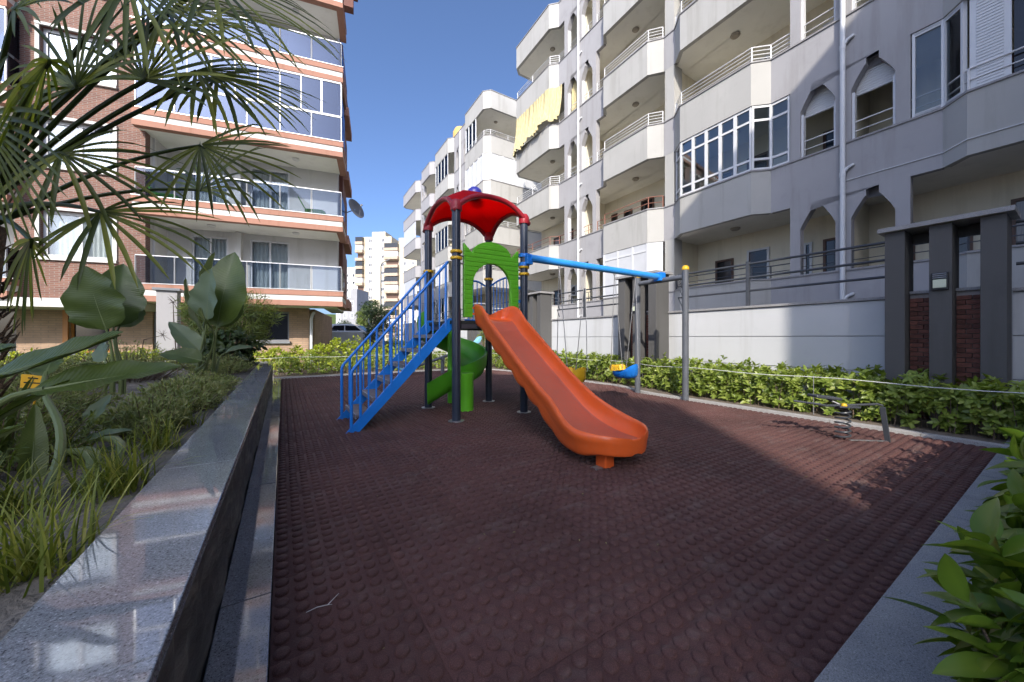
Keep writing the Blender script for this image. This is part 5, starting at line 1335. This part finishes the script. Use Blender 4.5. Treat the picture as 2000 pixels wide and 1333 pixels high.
def paddle_plant(label, c, leaves, name='bird_of_paradise'):
    """leaves: (leaf base, leaf tip, up, width, material, stalk foot offset)"""
    r = thing(name, label, 'plant', c)
    for (lb, lt, up, W, m, off, kw) in leaves:
        V, F, mid = paddle_leaf(lb, lt, up, W, **kw)
        rv = np.clip(.5+.25*np.sin(np.arange(len(V))*.37)+RNG.normal(0, .05, len(V)), 0, 1)*.5+RNG.uniform(0, .45)
        lf = np_mesh('leaf', V, F, rv, m, r)
        va = lf.data.attributes.new('vein', 'FLOAT', 'POINT'); kk = 15; ii = np.arange(len(V)); va.data.foreach_set('value', ((ii//kk)/14*190-np.abs(ii % kk-7)/7*16+2*np.sin(ii*.05)).astype(np.float32))
        b = MB().tube(mid, [.011-.008*i/9 for i in range(10)], 6); o = b.build('midrib', 'stalk', lf, smooth=True)
        f = Vector((c[0]+off[0], c[1]+off[1], c[2]-.01)); lbv = Vector(lb); dd = (Vector(lt)-lbv).normalized()
        ln = (lbv-f).length; h1 = f+Vector((off[0]*.6, off[1]*.6, ln*.45)); h2 = lbv-dd*ln*.30
        pts = [f*(1-t)**3+h1*(3*t*(1-t)**2)+h2*(3*t*t*(1-t))+lbv*t**3 for t in np.linspace(0, 1, 12)]+[lbv+dd*.03]
        MB().tube(pts, [.020-.0009*q for q in range(13)], 8).build('stalk', 'stalk', r, smooth=True)
    return r
for mm in ('stalk',):
    pass
CAMR = Vector((math.cos(math.atan(447/710)), -math.sin(math.atan(447/710)), 0)); CAMF = Vector((math.sin(math.atan(447/710)), math.cos(math.atan(447/710)), 0))
S_, SG = 'leaf_strelitzia', 'leaf_strelitzia_grey'
def W_(x, y, d): return at(x, y, d)
tow = tuple(-CAMF+Vector((0, 0, .35)))
c1 = (-1.66, 6.0, SZ)
paddle_plant('paddle leaved plant with one huge rounded leaf against the brick wall', c1, [
    (W_(208, 645, 4.15), W_(160, 520, 4.0), tow, .66, S_, (.0, .0), dict(bend=.10, fold=.10)),
    (W_(222, 640, 4.3), W_(240, 512, 4.5), tuple(-CAMF+CAMR*.9+Vector((0, 0, .1))), .50, S_, (.05, .02), dict(bend=.12, fold=.25)),
    (W_(232, 640, 4.4), W_(268, 575, 4.55), tuple(-CAMF+CAMR*.5), .36, SG, (.07, .05), dict(bend=.2, fold=.2)),
    (W_(212, 735, 4.0), W_(160, 700, 3.7), tuple(Vector((0, 0, 1))-CAMF*.4), .16, SG, (-.05, -.03), dict(bend=.3, fold=.3)),
    (W_(205, 705, 4.2), W_(196, 665, 4.3), tuple(-CAMF), .22, SG, (-.02, .05), dict(bend=.2, fold=.3))])
c2 = (-.98, 6.95, SZ)
paddle_plant('tall clump of upright paddle leaves on many pale stalks beside the cap', c2, [
    (W_(404, 625, 5.2), W_(408, 524, 5.1), tuple(-CAMF-CAMR*.25+Vector((0, 0, .1))), .52, SG, (-.05, -.1), dict(bend=.08, fold=.28)),
    (W_(424, 640, 5.3), W_(452, 488, 5.5), tuple(-CAMF+CAMR*.2), .66, S_, (.07, .02), dict(bend=.14, fold=.22)),
    (W_(398, 650, 5.3), W_(352, 545, 5.4), tuple(-CAMR-CAMF*.5), .34, S_, (-.08, .02), dict(bend=.12, fold=.25)),
    (W_(412, 640, 5.0), W_(384, 605, 4.75), tuple(-CAMF+Vector((0, 0, .8))), .34, S_, (.0, -.05), dict(bend=.25, fold=.15)),
    (W_(402, 600, 5.6), W_(412, 492, 5.7), tuple(-CAMF*.4-CAMR), .40, S_, (-.04, .06), dict(bend=.1, fold=.3)),
    (W_(424, 640, 5.5), W_(465, 560, 5.8), tuple(-CAMF+CAMR*.6), .42, S_, (.09, .05), dict(bend=.15, fold=.25)),
    (W_(392, 690, 5.2), W_(330, 625, 5.1), tuple(Vector((0, 0, 1))-CAMF*.7), .26, SG, (-.10, -.03), dict(bend=.2, fold=.3)),
    (W_(394, 705, 5.0), W_(312, 685, 4.8), tuple(Vector((0, 0, .8))-CAMF*.8), .26, S_, (-.12, -.05), dict(bend=.3, fold=.25)),
    (W_(400, 720, 5.4), W_(360, 650, 5.5), tuple(-CAMF), .20, S_, (-.05, .08), dict(bend=.15, fold=.3)),
    (W_(440, 690, 5.6), W_(490, 672, 5.7), tuple(Vector((0, 0, 1))-CAMF*.5), .18, SG, (.1, .05), dict(bend=.3, fold=.3))])
c3 = (-.95, 2.05, SZ)
paddle_plant('dark paddle leaved plant at the picture edge with long leaves reaching across', c3, [
    (W_(-40, 745, 1.30), W_(246, 655, 1.40), tuple(Vector((0, 0, 1))-CAMF*.55), .19, S_, (.0, .0), dict(bend=-.05, fold=.22)),
    (W_(60, 765, 1.25), W_(352, 712, 1.45), tuple(Vector((0, 0, 1))-CAMF*.75), .15, S_, (.04, .02), dict(bend=.04, fold=.25)),
    (W_(-40, 835, 1.25), W_(130, 738, 1.30), tuple(Vector((0, 0, 1))-CAMF*.3), .10, S_, (.0, .05), dict(bend=.06, fold=.3)),
    (W_(-60, 705, 1.5), W_(28, 672, 1.55), tuple(Vector((0, 0, 1))-CAMF*.5), .10, S_, (-.05, .05), dict(bend=.1, fold=.3)),
    (W_(60, 960, 1.7), W_(70, 790, 1.75), tuple(-CAMF+CAMR*1.6), .085, S_, (.03, .07), dict(bend=.1, fold=.35)),
    (W_(12, 905, 1.8), W_(40, 735, 1.85), tuple(-CAMF-CAMR*1.2), .10, S_, (-.03, .1), dict(bend=.16, fold=.3)),
    (W_(-30, 860, 1.15), W_(45, 828, 1.2), tuple(Vector((0, 0, 1))), .06, S_, (-.1, -.1), dict(bend=.1, fold=.3)),
    (W_(172, 830, 2.1), W_(214, 770, 2.2), tuple(-CAMF+Vector((0, 0, .4))), .10, SG, (.25, .35), dict(bend=.1, fold=.3)),
    (W_(88, 735, 1.9), W_(105, 690, 2.0), tuple(-CAMF+CAMR*.5), .12, S_, (.1, .3), dict(bend=.2, fold=.3)),
    (W_(150, 870, 1.9), W_(250, 830, 2.0), tuple(Vector((0, 0, 1))-CAMF*.3), .08, SG, (.2, .25), dict(bend=.3, fold=.3)),
    (W_(170, 888, 2.0), W_(250, 872, 2.1), tuple(Vector((0, 0, 1))-CAMF*.2), .07, S_, (.2, .3), dict(bend=.3, fold=.3))])
# thin dry flower stalks
def seed_stalk(label, pts, m='stalk'):
    r = thing('dry_flower_stalk', label, 'stalk', pts[0]); MB().tube(pts, [.008]*(len(pts)-1)+[.004], 6).build('stem', 'bark', r, smooth=True)
    e = Vector(pts[-1]); b = MB()
    for k in range(14): b.tube([e, e+Vector((random.gauss(0, .06), random.gauss(0, .06), random.uniform(-.12, .10)))], [.004, .002], 4, cap=False)
    b.build('seed_head', 'bark', r)
seed_stalk('dry forked flower stalk bent over in front of the beige brick', [(-1.62, 8.1, SZ), W_(276, 690, 6.2), W_(281, 664, 6.2), W_(318, 655, 6.2)])
seed_stalk('yellowish flower head on a thin stem in front of the pale pillar', [(-1.35, 7.4, SZ), W_(340, 640, 5.9), W_(338, 590, 5.9)])
# yellow plant tag on a stake
tg = thing('plant_tag', 'yellow plastic plant tag on a stake at the picture edge', 'tag', at_soil(66, 840)); tc = Vector(at(66, 746, 2.55)); fr_ = tc-CAMR*.075; Qm = Matrix((CAMR, CAMF, Vector((0, 0, 1)))).transposed()
MB().obox(tc, (.155, .006, .095), Qm @ Euler((0, R(5), R(8))).to_matrix()).build('plate', 'tag_yellow', tg, bevel=.002)
for z_, w_ in ((.025, .06), (-.008, .11)): MB().obox(tc+Vector((0, 0, z_))-CAMF*.0045, (w_, .002, .008), Qm @ Euler((0, R(5), R(8))).to_matrix()).build('print_line', 'ink', tg)
MB().tube([tc+CAMF*.006, Vector((tc.x, tc.y, SZ-.01))], .006, 6).build('stake', 'tag_yellow', tg)

# ------------------------------------------------------------------ fan palm over the planter
def fan(hub, d, nrm, L, n, rng, spread=R(92), droop=.35, w=.0135):
    d = Vector(d).normalized(); nn = Vector(nrm); nn = (nn-d*nn.dot(d)).normalized(); x = d.cross(nn)
    ns = 7; V = []; F = []; rv = []
    for i in range(n):
        t = -1+2*i/(n-1); a = t*spread+rng.normal(0, .03); l = L*(1-.28*abs(t)**2)*rng.uniform(.88, 1.05)
        dirv = d*math.cos(a)+x*math.sin(a); p = Vector(hub)+dirv*.01; k0 = len(V); side = dirv.cross(nn); rr = rng.uniform(0, 1); dz = droop*rng.uniform(.5, 1.4); cur = dirv.copy()
        lift = nn*(.10*(1 if i % 2 else -1))
        for k in range(ns+1):
            s = k/ns; ww = w*(.35+1.0*math.sin(math.pi*min(1, .12+s*.80))**.9)*(1 if s < .98 else .15)*.5
            V += [tuple(p-side*ww+nn*ww*.5), tuple(p), tuple(p+side*ww+nn*ww*.5)]; rv += [rr]*3
            cur = (cur+Vector((0, 0, -1))*dz*.09*(s+.15)*2+(lift*.12 if k == 0 else Vector((0, 0, 0)))).normalized(); p = p+cur*(l/ns)
        for k in range(ns):
            q = k0+3*k; F += [(q, q+1, q+4, q+3), (q+1, q+2, q+5, q+4)]
    return np.array(V), np.array(F), np.array(rv)
rp = np.random.default_rng(21)
PT = Vector(at(-60, 400, 1.9)); PT.z = 1.75
palm = thing('fan_palm', 'fan palm with spiky green fronds overhanging the planter and brick building', 'palm', (PT.x, PT.y, SZ))
MB().tube([(PT.x-.05, PT.y, SZ-.02), (PT.x-.03, PT.y, 1.0), (PT.x, PT.y, 1.7)], [.11, .10, .12], 14).build('trunk', 'palm_fibre', palm, smooth=True)
fb = MB()
for k in range(160):
    a = rp.uniform(0, 6.28); z = rp.uniform(.6, 1.78); rr = .10; p = Vector((PT.x+rr*math.cos(a), PT.y+rr*math.sin(a), z)); fb.tube([p, p+Vector((math.cos(a)*.06, math.sin(a)*.06, rp.uniform(.02, .18)))], [.008, .002], 4, cap=False)
fb.build('trunk_fibre', 'palm_fibre', palm)
# hub pixel, distance, pointing pixel, length, normal lean
FR = [((283, 158), 1.55, (330, 40), .46, (0, 0, 1)), ((383, 140), 1.75, (560, 190), .50, (0, 0, 1)), ((150, 172), 1.45, (140, 60), .40, (0, 0, 1)),
      ((392, 285), 2.2, (470, 345), .50, (0, 0, 1)), ((197, 415), 1.6, (290, 460), .40, (0, 0, 1)), ((392, 372), 2.4, (430, 300), .50, (0, 0, 1)),
      ((330, 20), 1.7, (560, 70), .60, (0, 0, 1)), ((60, 470), 1.35, (50, 590), .30, (0, 0, 1)), ((95, 120), 1.30, (40, 220), .36, (0, 0, 1)),
      ((290, 60), 1.9, (480, 20), .62, (0, 0, 1)), ((120, 300), 1.6, (190, 330), .42, (0, 0, 1)), ((30, 20), 1.5, (140, -60), .5, (0, 0, 1)), ((-40, 230), 1.3, (40, 330), .42, (0, 0, 1)),
      ((410, -40), 1.7, (590, 60), .58, (0, 0, 1)), ((425, 150), 1.8, (590, 215), .46, (0, 0, 1)), ((250, -30), 1.5, (400, 60), .5, (0, 0, 1))]
for (hp, d, tp, L, nr) in FR:
    hub = Vector(at(*hp, d)); tgt = Vector(at(*tp, d*1.02)); dr = (tgt-hub).normalized()
    nv = (-CAMF*.75+Vector((0, 0, .65))+CAMR*rp.normal(0, .35))
    V, F, rv = fan(hub, dr, nv, L*1.12, int(rp.integers(15, 21)), rp, droop=rp.uniform(.45, 1.0))
    f = np_mesh('frond', V, F, rv, 'leaf_palm', palm)
    mid = PT.lerp(hub, .55)+Vector((0, 0, .10)); base = PT+Vector((rp.normal(0, .05), rp.normal(0, .05), -.05))
    pts = [base.lerp(mid, t).lerp(mid.lerp(hub, t), t) for t in np.linspace(0, 1, 9)]
    MB().tube(pts+[hub+dr*.03], [.013-.0006*i for i in range(9)]+[.005], 7).build('petiole', 'stalk_dark' if 'stalk_dark' in MATS else 'leaf_palm', f, smooth=True)

# feather palm behind the near hedge; its frond throws the leafy shade on the rubber
fp = thing('feather_palm', 'feather palm standing behind the near hedge, outside the picture', 'palm', (1.25, -1.25, 0))
MB().tube([(1.25, -1.25, 0), (1.27, -1.25, .6), (1.3, -1.22, 1.15)], [.15, .13, .11], 14).build('trunk', 'palm_fibre', fp, smooth=True)
def feather(base, tip, sag, n=34, L=.36):
    base, tip = Vector(base), Vector(tip); pts = [base.lerp(tip, t)+Vector((0, 0, sag*math.sin(math.pi*t))) for t in np.linspace(0, 1, 16)]
    MB_ = MB().tube(pts, [.018-.0010*i for i in range(16)], 6); fo = MB_.build('frond', 'leaf_palm', fp, smooth=True)
    at_ = fo.data.attributes.new('rnd', 'FLOAT', 'POINT')
    P, D, Nn = [], [], []
    for i in range(n):
        t = .2+.8*i/n; q = base.lerp(tip, t)+Vector((0, 0, sag*math.sin(math.pi*t))); ax = (tip-base).normalized(); sd = ax.cross(Vector((0, 0, 1))).normalized()
        for s in (-1, 1):
            P.append(tuple(q)); D.append(tuple(ax*.8+sd*s+Vector((0, 0, random.uniform(.0, .4))))); Nn.append((0, 0, 1))
    V, F, rv = scatter(leaf_template(1, .06, .2, .15, 4), np.array(P), np.array(D), np.array(Nn), L*np.array([.5+.5*math.sin(math.pi*min(1, .25+.7*i/len(P))) for i in range(len(P))]), RNG.uniform(0, 1, len(P)))
    np_mesh('leaflets', V, F, rv, 'leaf_palm', fo)
for tp_, sg in (((3.55, -.74, 1.25), .16), ((1.5, -3.2, 1.7), .3), ((-.3, -2.7, 1.7), .3), ((.1, -3.2, 1.9), .3), ((2.6, -2.6, 1.6), .3)):
    feather((1.3, -1.15, 1.15), tp_, sg)
# a dry twig and fallen bits on the rubber
tw_ = thing('dry_twig', 'pale dry forked twig lying on the dark rubber floor', 'twig', at(640, 1180, .94) if False else (.42, 1.62, .012))
q0 = Vector(at(598, 1203, 1.1*710/(1203-660))); q1 = Vector(at(640, 1188, 1.1*710/(1188-660))); q2 = Vector(at(662, 1165, 1.1*710/(1165-660)))
for q in (q0, q1, q2): q.z = .013
tw_.location = q1; ORG[tw_.name] = tuple(q1)
MB().tube([q0, (q0+q1)/2+Vector((0, .004, .003)), q1, q2], [.0012, .0016, .0018, .001], 5).build('stem', 'rope', tw_)
MB().tube([q1, q1+Vector((.015, -.012, .004))], [.0014, .0008], 5).build('side_twig', 'rope', tw_)
bits = []; nb = 90
P = np.stack([RNG.uniform(0, 5.8, nb), RNG.uniform(.6, 10.5, nb), np.full(nb, .011)], 1); P[:45, 1] = RNG.uniform(.6, 3.5, 45); P[:45, 0] = RNG.uniform(.2, 4.5, 45)
V, F, rv = scatter(leaf_template(1, .4, .2, .3, 2), P, np.stack([RNG.normal(0, 1, nb), RNG.normal(0, 1, nb), np.full(nb, .05)], 1), np.tile([[0, 0, 1.]], (nb, 1)), RNG.uniform(.006, .022, nb), RNG.uniform(.6, 1, nb))
V[:, 2] = np.maximum(V[:, 2], .009)
o = np_mesh('leaf_litter', V, F, rv, 'leaf_sage'); o['kind'] = 'stuff'; o['label'] = 'scattered dry leaf bits on the rubber floor'
# ------------------------------------------------------------------ blocks south of the garden (outside the picture; the place's real shade)
def plain_block(label, x0, x1, y0, y1, h, m):
    r = thing('neighbour_block', label, 'building', ((x0+x1)/2, (y0+y1)/2, 0))
    MB().box(x0, x1, y0, y1, -.05, h).build('wall', m, r); MB().box(x0-.0, x1+.0, y0-.0, y1+.0, h+.001, h+.3).build('parapet', 'stone_coping', r)
    for k in range(5):
        z = 1.2+3.1*k
        for i in range(int((x1-x0)/3.2)):
            window(lambda a, v, zz: (a, y1+v, zz), x0+1+3.2*i, x0+2.6+3.2*i, z, z+1.5, 0, r, 'pvc_white', 'pane_dark', mull=1)
        for i in range(int((y1-y0)/3.2)):
            window(lambda a, v, zz: (x1+v, a, zz), y0+1+3.2*i, y0+2.6+3.2*i, z, z+1.5, 0, r, 'pvc_white', 'pane_dark', mull=1)
plain_block('pale apartment block southwest of the garden, outside the picture', -30, -11.3, -17.7, -9.7, 17.3, 'white_render')
plain_block('pale apartment block south of the garden, outside the picture', -1.05, 22, -22, -8, 17.1, 'paint_bay')
